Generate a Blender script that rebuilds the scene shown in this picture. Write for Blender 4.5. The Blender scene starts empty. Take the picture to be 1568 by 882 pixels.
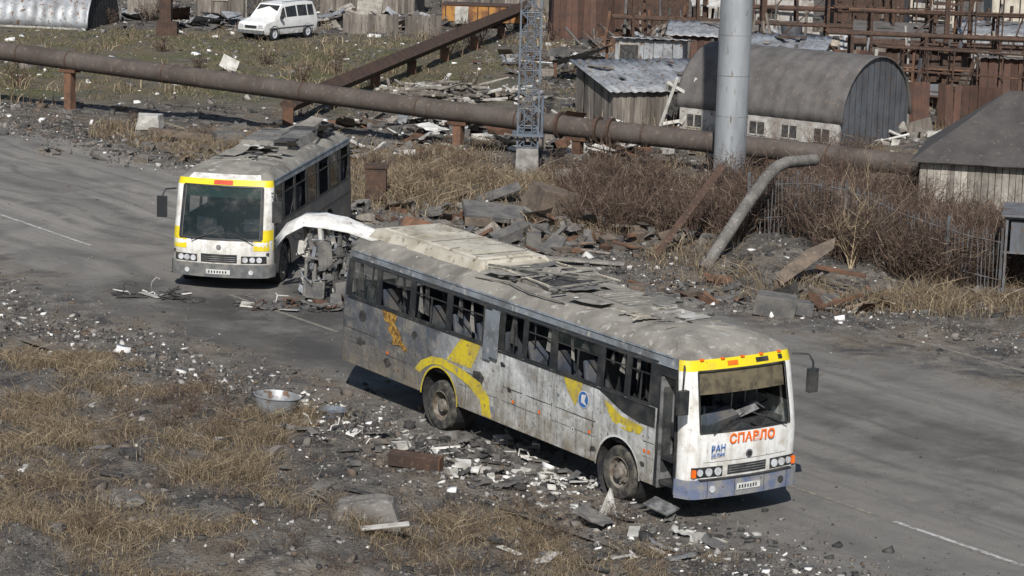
import bpy, math, random
import numpy as np
from mathutils import Vector, Matrix, Euler
R=random.Random(7); NR=np.random.default_rng(7)
sc=bpy.context.scene
rad=math.radians
# ------------------------------------------------------------------ materials
def mixc(nt,fac,a,b,mode='MIX'):
    n=nt.nodes.new('ShaderNodeMixRGB'); n.blend_type=mode
    for s,v in ((0,fac),(1,a),(2,b)):
        if isinstance(v,bpy.types.NodeSocket): nt.links.new(v,n.inputs[s])
        elif s==0: n.inputs[0].default_value=v
        else: n.inputs[s].default_value=(v[0],v[1],v[2],1)
    return n.outputs[0]
def noise(nt,vec,scale,detail=6,rough=.6,dist=0):
    n=nt.nodes.new('ShaderNodeTexNoise'); n.inputs['Scale'].default_value=scale
    n.inputs['Detail'].default_value=min(detail,5); n.inputs['Roughness'].default_value=rough
    n.inputs['Distortion'].default_value=dist
    if vec is not None: nt.links.new(vec,n.inputs['Vector'])
    return n.outputs[0]
def mrange(nt,v,a,b,c=0.,d=1.):
    n=nt.nodes.new('ShaderNodeMapRange'); nt.links.new(v,n.inputs[0])
    for i,x in zip((1,2,3,4),(a,b,c,d)): n.inputs[i].default_value=x
    return n.outputs[0]
def mth(nt,op,a,b=0.,c=None):
    n=nt.nodes.new('ShaderNodeMath'); n.operation=op
    for i,v in enumerate((a,b,c)):
        if v is None: continue
        if isinstance(v,bpy.types.NodeSocket): nt.links.new(v,n.inputs[i])
        else: n.inputs[i].default_value=v
    return n.outputs[0]
def base(name,rough=.8,metal=0.,spec=.3):
    m=bpy.data.materials.new(name); m.use_nodes=True; nt=m.node_tree
    b=nt.nodes['Principled BSDF']; b.inputs['Roughness'].default_value=rough
    b.inputs['Metallic'].default_value=metal
    b.inputs['Specular IOR Level'].default_value=spec
    return m,nt,b
def bump(nt,b,h,strength=.4,dist=.02):
    n=nt.nodes.new('ShaderNodeBump'); n.inputs['Strength'].default_value=strength
    n.inputs['Distance'].default_value=dist
    nt.links.new(h,n.inputs['Height']); nt.links.new(n.outputs[0],b.inputs['Normal'])
def M(name,c1,c2=None,scale=3.,thr=(.42,.62),c3=None,s3=25.,t3=(.55,.7),rough=.8,metal=0.,isl=0.,bmp=0.,bs=30.,zd=None,spec=.3,stretch=None,streak=None):
    m,nt,b=base(name,rough,metal,spec)
    tc=nt.nodes.new('ShaderNodeTexCoord'); vec=tc.outputs['Object']
    if stretch:
        mp=nt.nodes.new('ShaderNodeMapping'); mp.inputs['Scale'].default_value=stretch
        nt.links.new(vec,mp.inputs[0]); vec2=mp.outputs[0]
    else: vec2=vec
    if c2 is None: c2=tuple(x*.65 for x in c1)
    f=mrange(nt,noise(nt,vec2,scale),thr[0],thr[1])
    col=mixc(nt,f,c1,c2)
    if c3 is not None:
        f3=mrange(nt,noise(nt,vec2,s3,4),t3[0],t3[1])
        col=mixc(nt,f3,col,c3)
    if streak:
        mp=nt.nodes.new('ShaderNodeMapping'); mp.inputs['Scale'].default_value=(7,7,.7); nt.links.new(vec,mp.inputs[0])
        col=mixc(nt,mth(nt,'MULTIPLY',mrange(nt,noise(nt,mp.outputs[0],1.3,5,.7),.5,.72),.7),col,streak)
    if zd:
        sp=nt.nodes.new('ShaderNodeSeparateXYZ'); nt.links.new(vec,sp.inputs[0])
        g=mrange(nt,sp.outputs[2],zd[0],zd[1],1.,0.)
        g2=mth(nt,'MULTIPLY',g,mrange(nt,noise(nt,vec,4.5,8,.7),.3,.6))
        col=mixc(nt,g2,col,zd[2])
    if isl>0:
        g=nt.nodes.new('ShaderNodeNewGeometry')
        k=mrange(nt,g.outputs['Random Per Island'],0,1,1-isl,1+isl*.6)
        v=nt.nodes.new('ShaderNodeVectorMath'); v.operation='SCALE'
        nt.links.new(col,v.inputs[0]); nt.links.new(k,v.inputs['Scale']); col=v.outputs[0]
    nt.links.new(col,b.inputs['Base Color'])
    if bmp>0: bump(nt,b,noise(nt,vec,bs,5),bmp)
    return m
m_white=M('white_paint',(.62,.62,.60),(.36,.34,.30),2.2,(.48,.72),(.16,.11,.07),14,(.64,.74),rough=.5,zd=(.4,1.15,(.19,.165,.13)))
m_front=M('white_front_paint',(.72,.72,.70),(.46,.43,.38),3,(.48,.7),(.2,.13,.08),16,(.64,.72),rough=.38,zd=(.4,1.2,(.24,.205,.16)),streak=(.36,.33,.28))
m_yel=M('yellow_paint',(.62,.49,.03),(.38,.29,.07),3,(.44,.66),(.2,.16,.1),13,(.58,.68),rough=.5,streak=(.33,.27,.12))
m_yelf=M('yellow_front_paint',(.70,.56,.02),(.5,.4,.06),3,(.5,.75),(.2,.16,.1),13,(.66,.74),rough=.4)
m_black=M('black_trim',(.022,.024,.027),(.065,.063,.058),3,(.45,.7),rough=.45)
m_int=M('interior_dark',(.022,.022,.026),(.05,.046,.043),3)
m_strip=M('grey_strip',(.20,.225,.25),(.11,.115,.12),3,(.4,.65),(.33,.32,.30),7,(.58,.68),rough=.5)
m_roofA=M('dusty_roof',(.25,.235,.205),(.14,.13,.115),1.5,(.4,.62),(.36,.35,.32),5,(.58,.68),rough=.85,bmp=.25,bs=10)
m_roofD=M('sooty_roof',(.12,.117,.11),(.2,.19,.17),1.6,(.4,.65),(.06,.055,.05),7,(.58,.68),rough=.85)
m_pod=M('cream_housing',(.45,.42,.35),(.29,.26,.20),1.6,(.42,.65),(.17,.14,.10),7,(.58,.68),rough=.8,bmp=.2,bs=6)
m_rub=M('rubber',(.035,.034,.033),(.12,.11,.09),6,rough=.9)
m_rim=M('wheel_rim',(.20,.18,.155),(.09,.07,.05),7,rough=.8)
m_alu=M('aluminium_frame',(.26,.26,.26),(.10,.10,.10),5,rough=.45,metal=.3)
m_blueb=M('blue_bumper',(.13,.155,.235),(.24,.235,.23),4,(.42,.6),(.07,.06,.06),16,(.6,.7),rough=.6)
m_greyb=M('grey_bumper',(.10,.105,.11),(.18,.175,.16),4,rough=.6)
m_seat=M('seat_cloth',(.05,.062,.085),(.11,.105,.10),3,isl=.4)
m_foam=M('foam_rust',(.42,.24,.045),(.14,.075,.025),13,(.42,.55),(.5,.36,.15),30,(.6,.65),bmp=.9,bs=24)
m_dark=M('soot_and_painted_shade',(.03,.03,.03),(.08,.075,.07),8)  # sooty parts, and shade painted into openings, holes and hollow ends
m_lens=M('headlight_lens',(.55,.57,.6),(.35,.35,.35),6,rough=.12,spec=.8)
m_red=M('red_sign',(.6,.06,.02),(.4,.05,.03),6,rough=.5)
m_orng=M('orange_letters',(.85,.16,.01),(.7,.13,.02),9,rough=.5)
m_blue=M('blue_sticker',(.03,.14,.42),(.05,.12,.3),9,rough=.5)
m_plate=M('number_plate',(.6,.6,.58),(.4,.4,.38),9,rough=.5)
m_visor=M('sun_visor_cloth',(.13,.11,.07),(.06,.05,.035),5)
m_greenf=M('green_tint_film',(.03,.09,.07),(.02,.05,.04),4,rough=.3)
def side_mat():
    m,nt,b=base('weathered_side_paint',.45)
    tc=nt.nodes.new('ShaderNodeTexCoord'); o=tc.outputs['Object']
    sp=nt.nodes.new('ShaderNodeSeparateXYZ'); nt.links.new(o,sp.inputs[0])
    n1=noise(nt,o,1.0,7,.65)
    xx=mth(nt,'ADD',sp.outputs[0],mth(nt,'MULTIPLY',n1,4.2))
    f=mrange(nt,xx,-.5,1.5)
    col=mixc(nt,f,(.082,.092,.11),(.53,.54,.53))
    zt=mrange(nt,sp.outputs[2],1.1,1.9,0.,.85)
    col=mixc(nt,mth(nt,'MULTIPLY',zt,mrange(nt,noise(nt,o,1.5,6,.6),.42,.60)),col,(.14,.145,.155))
    f=mrange(nt,noise(nt,o,2.6,8,.7),.48,.62); col=mixc(nt,mth(nt,'MULTIPLY',f,.75),col,(.25,.23,.195))
    g=mrange(nt,sp.outputs[2],.45,1.45,1.,0.)
    g=mth(nt,'MULTIPLY',g,mrange(nt,noise(nt,o,3.5,8,.7),.28,.56))
    col=mixc(nt,g,col,(.205,.175,.135))
    mp=nt.nodes.new('ShaderNodeMapping'); mp.inputs['Scale'].default_value=(9,9,.7); nt.links.new(o,mp.inputs[0])
    st=mrange(nt,noise(nt,mp.outputs[0],1.2,5,.7),.5,.7); col=mixc(nt,mth(nt,'MULTIPLY',st,.7),col,(.12,.107,.093))
    f=mrange(nt,noise(nt,o,15,5,.6),.62,.68); col=mixc(nt,f,col,(.10,.06,.035))
    nt.links.new(col,b.inputs['Base Color'])
    bump(nt,b,noise(nt,o,1.8,3),.8,.08)
    return m
m_side=side_mat()
m_sideB=M('dark_side',(.09,.095,.10),(.17,.165,.155),2,(.45,.7),(.06,.045,.035),9,(.6,.7),rough=.45,zd=(.3,1.0,(.18,.155,.12)),streak=(.05,.05,.05))  # dark grey sides, blotched and streaked, browner towards the bottom
def glass_mat(name,alpha,col=(.02,.028,.028),dust=.14,lo=.45):
    m,nt,b=base(name,.06,0,.6)
    tc=nt.nodes.new('ShaderNodeTexCoord')
    f=mrange(nt,noise(nt,tc.outputs['Object'],2,7,.7),lo,.8)
    c=mixc(nt,f,col,(dust,dust*.97,dust*.86)); nt.links.new(c,b.inputs['Base Color'])
    nt.links.new(mrange(nt,f,0,1,.04,.45),b.inputs['Roughness'])
    t=nt.nodes.new('ShaderNodeBsdfTransparent'); mx=nt.nodes.new('ShaderNodeMixShader')
    mx.inputs[0].default_value=alpha
    nt.links.new(t.outputs[0],mx.inputs[1]); nt.links.new(b.outputs[0],mx.inputs[2])
    nt.links.new(mx.outputs[0],nt.nodes['Material Output'].inputs[0])
    return m
m_glass=glass_mat('dusty_glass',.5); m_glassd=glass_mat('windscreen_glass',.55,(.015,.025,.025),.10,.5)
m_glassk=glass_mat('darkened_glass',.82,(.015,.018,.02),.07,.5)
m_rust=M('rusty_steel',(.078,.047,.034),(.048,.034,.028),2.5,(.4,.6),(.13,.08,.055),12,(.55,.7),rough=.9,bmp=.3)
m_rust2=M('old_pipe_paint',(.095,.080,.071),(.062,.050,.043),1.0,(.4,.65),(.15,.12,.10),6,(.58,.7),rough=.75,bmp=.2,streak=(.07,.045,.032))
m_rustl=M('light_rust',(.15,.08,.05),(.085,.052,.036),3,(.4,.6),rough=.9,isl=.35)
m_orust=M('orange_painted_steel',(.36,.18,.05),(.17,.08,.04),2,(.45,.6),rough=.8)
m_galv=M('galvanised_sheet',(.36,.375,.39),(.21,.215,.22),1.4,(.4,.62),(.14,.09,.06),5,(.56,.64),rough=.5,metal=.3)
m_chim=M('chimney_steel',(.42,.44,.46),(.27,.29,.31),1.1,(.42,.7),(.2,.17,.14),5,(.62,.72),rough=.42,metal=.45,stretch=(1.6,1.6,.35))
m_hut=M('grey_metal',(.125,.135,.15),(.085,.09,.10),1.4,(.4,.65),(.13,.09,.065),5,(.58,.66),rough=.65,metal=.15,streak=(.08,.065,.055))
m_hutroof=M('felt_roof',(.125,.12,.115),(.08,.075,.073),1.2,(.4,.65),(.17,.135,.11),6,(.58,.68),rough=.9,streak=(.09,.07,.06))
m_felt=M('dark_felt_roof',(.075,.069,.066),(.052,.048,.047),1.2,(.4,.65),(.12,.105,.09),8,(.6,.7),rough=.95,bmp=.4,bs=9)
m_bluem=M('blue_grey_mast_paint',(.12,.145,.175),(.09,.08,.075),4,(.5,.65),rough=.6)
m_picket=M('weathered_steel',(.13,.14,.15),(.10,.08,.07),4,(.42,.6),rough=.7)
m_conc=M('concrete',(.28,.27,.25),(.17,.16,.145),3,rough=.9,bmp=.4)
m_concd=M('dirty_concrete',(.17,.16,.145),(.10,.093,.085),2.2,(.38,.6),(.24,.23,.22),11,(.56,.66),rough=.95,bmp=.8,bs=9)
m_lwall=M('whitewashed_wall',(.42,.41,.38),(.25,.225,.2),2,(.42,.62),(.17,.1,.07),7,(.6,.7),rough=.9,streak=(.2,.17,.15))
m_cream=M('cream_plaster',(.5,.46,.38),(.34,.3,.25),2,(.45,.65),rough=.9)
m_plank=M('grey_planks',(.21,.187,.16),(.115,.10,.087),2.5,(.35,.65),rough=.9,isl=.5,stretch=(3,3,.5))
m_plankl=M('bleached_planks',(.38,.355,.315),(.21,.19,.162),2.5,(.35,.65),rough=.9,isl=.5,streak=(.12,.10,.085))
m_rplank=M('red_brown_boards',(.112,.060,.043),(.072,.045,.036),2,(.35,.65),rough=.9,isl=.4,streak=(.05,.035,.03))
m_whitej=M('white_debris',(.58,.57,.54),(.34,.32,.28),3,(.38,.66),rough=.8,isl=.35)
m_panel=M('torn_white_sheet',(.66,.66,.64),(.42,.40,.37),2.5,(.45,.7),(.16,.13,.1),9,(.62,.7),rough=.5)
m_ochre=M('ochre_slab',(.16,.125,.095),(.095,.077,.062),3,(.4,.6),(.22,.18,.14),14,(.6,.7),rough=.95,bmp=.6,bs=12)
m_slabd=M('dark_slab',(.085,.083,.083),(.14,.132,.12),3,(.4,.6),rough=.9,bmp=.4,bs=14)
m_carw=M('van_white',(.7,.7,.68),(.55,.53,.5),3,(.5,.7),rough=.35,zd=(.2,.7,(.25,.22,.18)))
def rubble_mat(name,stops):
    m,nt,b=base(name,.9)
    g=nt.nodes.new('ShaderNodeNewGeometry'); r=nt.nodes.new('ShaderNodeValToRGB')
    nt.links.new(g.outputs['Random Per Island'],r.inputs[0])
    e=r.color_ramp.elements
    while len(e)<len(stops): e.new(.5)
    for el,(p,c) in zip(e,stops): el.position=p; el.color=(*c,1)
    nt.links.new(r.outputs[0],b.inputs['Base Color']); return m
m_rubble=rubble_mat('ash_rubble',[(0,(.03,.03,.03)),(.35,(.08,.076,.072)),(.6,(.15,.14,.127)),(.8,(.10,.07,.05)),(.94,(.22,.21,.195)),(1,(.42,.41,.39))])
m_chunk=rubble_mat('pale_rubble',[(0,(.28,.265,.24)),(.5,(.5,.49,.46)),(1,(.78,.77,.75))])
m_dry=rubble_mat('dry_grass_blades',[(0,(.07,.048,.032)),(.45,(.15,.112,.070)),(.8,(.235,.185,.12)),(1,(.38,.31,.21))])
m_twig=rubble_mat('brush_twigs',[(0,(.035,.024,.019)),(.5,(.085,.057,.044)),(.85,(.145,.102,.076)),(1,(.25,.195,.145))])
m_twigl=rubble_mat('pale_twigs',[(0,(.15,.11,.07)),(1,(.42,.34,.22))])
m_weed=rubble_mat('low_weeds',[(0,(.055,.055,.025)),(.4,(.10,.098,.045)),(.7,(.16,.135,.08)),(1,(.24,.2,.13))])
# ------------------------------------------------------------------ mesh builder
def empty(name,loc=(0,0,0),rz=0.,ry=0.):
    e=bpy.data.objects.new(name,None); sc.collection.objects.link(e)
    e.location=loc; e.rotation_euler=(0,ry,rz); e.empty_display_size=.3; return e
class MB:
    def __init__(s): s.v=[];s.f=[];s.m=[]
    def add(s,vs,fs,mi=0):
        o=len(s.v); s.v+= [tuple(v) for v in vs]; s.f+=[tuple(i+o for i in f) for f in fs]; s.m+=[mi]*len(fs)
    def box(s,c,d,mi=0,rot=(0,0,0),jit=0.,top=None):
        Rm=Euler(rot).to_matrix(); vs=[]
        for z in (-1,1):
            for y in (-1,1):
                for x in (-1,1):
                    k=(top if (top and z>0) else (1,1))
                    p=Vector((x*d[0]/2*k[0],y*d[1]/2*k[1],z*d[2]/2))
                    if jit: p+=Vector((R.uniform(-jit,jit)*d[0],R.uniform(-jit,jit)*d[1],R.uniform(-jit,jit)*d[2]))
                    vs.append(Rm@p+Vector(c))
        s.add(vs,[(0,2,3,1),(4,5,7,6),(0,1,5,4),(2,6,7,3),(0,4,6,2),(1,3,7,5)],mi)
    def cyl(s,a,b,r,mi=0,n=12,r2=None,caps=True):
        a=Vector(a);b=Vector(b); r2=r if r2 is None else r2
        d=(b-a).normalized(); u=d.orthogonal().normalized(); w=d.cross(u); vs=[]
        for p,rr in((a,r),(b,r2)):
            for i in range(n):
                t=2*math.pi*i/n; vs.append(p+u*math.cos(t)*rr+w*math.sin(t)*rr)
        fs=[(i,(i+1)%n,n+(i+1)%n,n+i) for i in range(n)]
        if caps: fs+=[tuple(range(n))[::-1],tuple(range(n,2*n))]
        s.add(vs,fs,mi)
    def tube(s,path,r,mi=0,n=14,caps=True):
        pts=[Vector(p) for p in path]; vs=[]
        for k,p in enumerate(pts):
            d=(pts[min(k+1,len(pts)-1)]-pts[max(k-1,0)]).normalized()
            u=d.cross(Vector((0,0,1)));u=u.normalized() if u.length>.01 else Vector((1,0,0)); w=d.cross(u)
            rr=r[k] if isinstance(r,(list,tuple)) else r
            for i in range(n):
                t=2*math.pi*i/n; vs.append(p+u*math.cos(t)*rr+w*math.sin(t)*rr)
        fs=[(k*n+i,k*n+(i+1)%n,(k+1)*n+(i+1)%n,(k+1)*n+i) for k in range(len(pts)-1) for i in range(n)]
        if caps: fs+=[tuple(range(n))[::-1],tuple(range((len(pts)-1)*n,len(pts)*n))]
        s.add(vs,fs,mi)
    def lathe(s,c,axis,prof,mi=0,n=28):
        c=Vector(c);d=Vector(axis).normalized();u=d.orthogonal().normalized();w=d.cross(u);vs=[]
        for (h,r) in prof:
            for i in range(n):
                t=2*math.pi*i/n; vs.append(c+d*h+u*math.cos(t)*r+w*math.sin(t)*r)
        s.add(vs,[(k*n+i,k*n+(i+1)%n,(k+1)*n+(i+1)%n,(k+1)*n+i) for k in range(len(prof)-1) for i in range(n)],mi)
    def sheet(s,a,b,c,d,nu,nv,amp=0.,waves=0,mi=0,jit=0.,sag=0.):
        a,b,c,d=map(Vector,(a,b,c,d)); nrm=(b-a).cross(d-a).normalized(); vs=[]
        for j in range(nv+1):
            for i in range(nu+1):
                u=i/nu;v=j/nv; p=(a*(1-u)+b*u)*(1-v)+(d*(1-u)+c*u)*v
                p=p+nrm*(amp*math.sin(u*waves*2*math.pi)+R.uniform(-jit,jit)-sag*math.sin(math.pi*u)*math.sin(math.pi*v))
                vs.append(p)
        w=nu+1
        s.add(vs,[(j*w+i,j*w+i+1,(j+1)*w+i+1,(j+1)*w+i) for j in range(nv) for i in range(nu)],mi)
    def curl(s,c,L,W,rz,lift,mi,n=8,jit=.01,tilt=0.):
        """thin torn sheet curling upward along its length"""
        ca,sa=math.cos(rz),math.sin(rz); vs=[]
        for i in range(n+1):
            u=i/n
            for v in(-.5,0,.5):
                x=L*(u-.5)*(1-.25*lift*u); y=W*v*(1-.3*abs(u-.4)); z=lift*u*u*L*.6+R.uniform(-jit,jit)+tilt*v*W
                vs.append((c[0]+x*ca-y*sa,c[1]+x*sa+y*ca,c[2]+z))
        s.add(vs,[(i*3+k,(i+1)*3+k,(i+1)*3+k+1,i*3+k+1) for i in range(n) for k in range(2)],mi)
    def poly(s,pts,mi=0): s.add(pts,[tuple(range(len(pts)))],mi)
    def obj(s,name,mats,parent=None,smooth=False,bevel=0.,loc=None,rot=None,sharp=35):
        me=bpy.data.meshes.new(name); me.from_pydata(s.v,[],s.f)
        for m in mats: me.materials.append(m)
        me.polygons.foreach_set('material_index',s.m)
        if smooth: me.polygons.foreach_set('use_smooth',[True]*len(s.f)); me.set_sharp_from_angle(angle=rad(sharp))
        me.update(); o=bpy.data.objects.new(name,me); sc.collection.objects.link(o)
        if parent: o.parent=parent
        if loc: o.location=loc
        if rot: o.rotation_euler=rot
        if bevel:
            b=o.modifiers.new('b','BEVEL'); b.width=bevel; b.segments=2; b.limit_method='ANGLE'
        return o
def np_mesh(name,V,F,mat,smooth=False):
    me=bpy.data.meshes.new(name); V=V.reshape(-1,3)
    me.vertices.add(len(V)); me.vertices.foreach_set('co',V.astype(np.float32).ravel())
    me.loops.add(F.size); me.loops.foreach_set('vertex_index',F.astype(np.int32).ravel())
    me.polygons.add(len(F)); me.polygons.foreach_set('loop_start',(np.arange(len(F))*4).astype(np.int32))
    if smooth: me.polygons.foreach_set('use_smooth',np.ones(len(F),dtype=bool))
    me.update(calc_edges=True); me.validate(); me.materials.append(mat)
    o=bpy.data.objects.new(name,me); sc.collection.objects.link(o); return o
# ------------------------------------------------------------------ terrain
def tn(t,n): return (t*.582+n*.813, -t*.813+n*.582)
TAB=NR.random((256,256))
def vn(x,y,s,o=0):
    x=np.asarray(x,float)/s+o*17.3+1000;y=np.asarray(y,float)/s+o*7.7+1000
    i=np.floor(x).astype(int);j=np.floor(y).astype(int);fx=x-i;fy=y-j
    fx=fx*fx*(3-2*fx);fy=fy*fy*(3-2*fy)
    g=lambda a,b:TAB[a%256,b%256]
    return (g(i,j)*(1-fx)+g(i+1,j)*fx)*(1-fy)+(g(i,j+1)*(1-fx)+g(i+1,j+1)*fx)*fy
def nlo(t): return np.interp(t,[-300,-60,-54.8,-45.7,-34.6,-29.9,100],[24,24.4,24.7,26,26.5,26.9,27])
def nhi(t): return np.interp(t,[-300,-86,-63,-47,-41,-30,100],[39,39.2,40.1,40.7,43.4,44.5,45])
def rd(x,y):
    t=.582*x-.813*y;n=.813*x+.582*y
    return np.maximum(nlo(t)-n,n-nhi(t))
def H(x,y):
    x=np.asarray(x,float);y=np.asarray(y,float)
    d=rd(x,y)+ (vn(x,y,1.1,3)-.5)*1.0
    k=np.clip((d+.5)/1.6,0,1);k=k*k*(3-2*k)
    far=np.clip((130-y)/50,.25,1)
    near=np.clip((60-y)/12,0,1)
    b=(vn(x,y,2.6,1)-.4)*.34+(vn(x,y,.9,2)-.5)*.16+(vn(x,y,.35,5)-.5)*.07
    z=-.05+k*(.06+b*far)
    z+=k*.45*np.exp(-((x-8)/3.5)**2-((y-69.5)/2.2)**2)+k*near*.12*np.clip((-x-2)/4,0,1)
    z+=.45*np.exp(-((x+7.7)/1.0)**2-((y-39.1)/.8)**2)
    return z
def hz(x,y): return float(H(x,y))
def axis(segs):
    out=[]
    for a,b,st in segs: out+=list(np.arange(a,b,st))
    return np.array(out+[segs[-1][1]])
xs=axis([(-900,-100,80),(-100,-30,5),(-30,-20,1),(-20,16,.2),(16,32,.8),(32,100,6),(100,900,80)])
ys=axis([(-300,-20,40),(-20,30,4),(30,38,1),(38,96,.2),(96,165,.8),(165,260,8),(260,1500,90)])
X,Y=np.meshgrid(xs,ys); Z=H(X,Y); nx=len(xs);ny=len(ys)
V=np.stack([X,Y,Z],-1).reshape(-1,3)
I=np.arange(nx*ny).reshape(ny,nx)
F=np.stack([I[:-1,:-1],I[:-1,1:],I[1:,1:],I[1:,:-1]],-1).reshape(-1,4)
def road_coords(nt):
    g=nt.nodes.new('ShaderNodeNewGeometry'); mp=nt.nodes.new('ShaderNodeMapping')
    mp.inputs['Rotation'].default_value=(0,0,rad(54.4)); nt.links.new(g.outputs['Position'],mp.inputs[0])
    return g.outputs['Position'],mp.outputs[0]
def soil(nt,P):
    n1=noise(nt,P,.35,5,.6); n2=noise(nt,P,1.7,5,.7); n3=noise(nt,P,14,4,.7)
    c=mixc(nt,mrange(nt,n1,.42,.6),(.070,.067,.063),(.105,.087,.067))
    c=mixc(nt,mrange(nt,n2,.47,.62),c,(.14,.129,.113))
    c=mixc(nt,mrange(nt,noise(nt,P,.8,5,.7,.5),.51,.62),c,(.040,.038,.037))
    c=mixc(nt,mrange(nt,n3,.35,.75),c,mixc(nt,1.,c,(1.8,1.75,1.7),'MULTIPLY'))
    c=mixc(nt,mrange(nt,noise(nt,P,42,3,.5),.6,.68),c,(.25,.24,.225))
    c=mixc(nt,mrange(nt,noise(nt,P,27,3,.5),.6,.68),c,(.03,.029,.028))
    return c,n2,n3
def ground_mat():
    m,nt,b=base('ash_soil',.95,0,.15); P,Q=road_coords(nt)
    c,n2,n3=soil(nt,P)
    sp=nt.nodes.new('ShaderNodeSeparateXYZ'); nt.links.new(P,sp.inputs[0])
    fy=mth(nt,'MULTIPLY',mrange(nt,sp.outputs[1],98,105),mrange(nt,sp.outputs[1],134,125))
    fx=mrange(nt,sp.outputs[0],2,-3)
    f=mth(nt,'MULTIPLY',mth(nt,'MULTIPLY',fy,fx),mrange(nt,noise(nt,P,.5,5,.7),.36,.54))
    gc=mixc(nt,mrange(nt,noise(nt,P,.22,5,.6),.46,.6),(.135,.112,.073),(.098,.10,.048))
    c=mixc(nt,f,c,gc)
    nt.links.new(c,b.inputs['Base Color'])
    bump(nt,b,mth(nt,'ADD',n2,mth(nt,'MULTIPLY',n3,.5)),1.,.12)
    return m
np_mesh('ground',V,F,ground_mat(),True)
def road_mat():
    m,nt,b=base('dusty_asphalt',.9,0,.2); P,Q=road_coords(nt)
    sp=nt.nodes.new('ShaderNodeSeparateXYZ'); nt.links.new(Q,sp.inputs[0])
    mp=nt.nodes.new('ShaderNodeMapping'); mp.inputs['Scale'].default_value=(.04,1.5,1); nt.links.new(Q,mp.inputs[0])
    st=noise(nt,mp.outputs[0],1.0,5,.7,.35)
    # the far-left stretch is paler with dust than the stretch by the near bus
    lt=mrange(nt,sp.outputs[0],-52,-66)
    ca=mixc(nt,lt,(.122,.116,.108),(.165,.156,.142)); cb=mixc(nt,lt,(.185,.174,.158),(.25,.235,.21))
    c=mixc(nt,mrange(nt,st,.38,.62),ca,cb)
    c=mixc(nt,mrange(nt,noise(nt,P,.25,5,.7,.8),.48,.62,0,.75),c,(.098,.093,.087))
    c=mixc(nt,mrange(nt,noise(nt,P,2.0,5,.75),.5,.70,0,.8),c,(.19,.177,.156))
    c=mixc(nt,mrange(nt,noise(nt,P,60,2,.5),.35,.75,0,.5),c,(.25,.235,.215))
    c=mixc(nt,mrange(nt,noise(nt,P,34,3,.6),.56,.66,0,.7),c,(.07,.067,.063))
    wob=mth(nt,'MULTIPLY',mth(nt,'SUBTRACT',noise(nt,P,.07,3,.5),.5),6.)
    yy=mth(nt,'ADD',sp.outputs[1],wob)
    brk=mrange(nt,noise(nt,P,1.1,5,.7),.36,.54)
    for cen,wd,am in((32.4,.22,.6),(34.3,.25,.65),(36.3,.2,.5),(38,.3,.45),(29.4,.3,.5),(33.3,.1,.5),(37.2,.1,.4),(35.2,.08,.5)):
        dd=mth(nt,'ABSOLUTE',mth(nt,'SUBTRACT',yy,cen))
        k=mth(nt,'MULTIPLY',mrange(nt,dd,wd*1.6,wd*.4,0,am),brk)
        c=mixc(nt,k,c,(.082,.078,.073))
    vo=nt.nodes.new('ShaderNodeTexVoronoi'); vo.feature='DISTANCE_TO_EDGE'; vo.inputs['Scale'].default_value=.33
    wv=nt.nodes.new('ShaderNodeVectorMath'); wv.operation='ADD'
    nn=nt.nodes.new('ShaderNodeTexNoise'); nn.inputs['Scale'].default_value=1.5; nn.inputs['Detail'].default_value=4
    nt.links.new(P,nn.inputs['Vector']); nt.links.new(P,wv.inputs[0]); nt.links.new(nn.outputs['Color'],wv.inputs[1]); nt.links.new(wv.outputs[0],vo.inputs['Vector'])
    cr=mth(nt,'MULTIPLY',mrange(nt,vo.outputs['Distance'],0,.006,1,0),mrange(nt,noise(nt,P,.2,3),.48,.58))
    c=mixc(nt,mth(nt,'MULTIPLY',cr,.6),c,(.055,.053,.05))
    sn=mth(nt,'MULTIPLY',mth(nt,'SUBTRACT',noise(nt,P,.8,5,.75),.5),4.2)
    def spot(cx,cy,r,amt):
        d=nt.nodes.new('ShaderNodeVectorMath'); d.operation='DISTANCE'; nt.links.new(P,d.inputs[0]); d.inputs[1].default_value=(cx,cy,0)
        k=mth(nt,'ADD',d.outputs['Value'],sn)
        return mth(nt,'MULTIPLY',mrange(nt,k,r+.7,r-.7),amt)
    for cx,cy,r,a in ((-6.6,61.0,1.3,.85),(-9.3,62.6,.9,.75),(-4.4,59.4,1.1,.75),(-3.2,56,2.2,.6),(-3.6,62,1.9,.85),(-8.5,58.5,2.6,.5),(-12.5,60.5,2.2,.6),(-6,56,2.2,.55),(-1,64.5,2.4,.5),(.5,52.5,2.2,.45),(8.2,49.6,1.3,.45),(6.6,51.8,1.1,.4),(9.6,48,1.,.4)):
        c=mixc(nt,spot(cx,cy,r,a),c,(.048,.046,.044))
    s,n2,n3=soil(nt,P)
    ny_=mth(nt,'ADD',sp.outputs[1],mth(nt,'MULTIPLY',mth(nt,'SUBTRACT',noise(nt,P,.6,5,.75),.5),6))
    e=mth(nt,'MAXIMUM',mrange(nt,ny_,28.6,26.9),mrange(nt,ny_,39.0,40.5))
    c=mixc(nt,e,c,s)
    nt.links.new(c,b.inputs['Base Color'])
    bump(nt,b,mth(nt,'ADD',noise(nt,P,30,4,.7),mth(nt,'MULTIPLY',n2,2.)),.45,.025)
    return m
ts=np.arange(-200,60,1.0); mb=MB()
for i,t in enumerate(ts):
    for k in range(9):
        a=float(nlo(t))-1.2; bb=float(nhi(t))+1.2
        n=a+(bb-a)*k/8; x,y=tn(t,n); mb.v.append((x,y,0))
for i in range(len(ts)-1):
    for k in range(8): mb.f.append((i*9+k,(i+1)*9+k,(i+1)*9+k+1,i*9+k+1)); mb.m.append(0)
mb.obj('road',[road_mat()])
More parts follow.
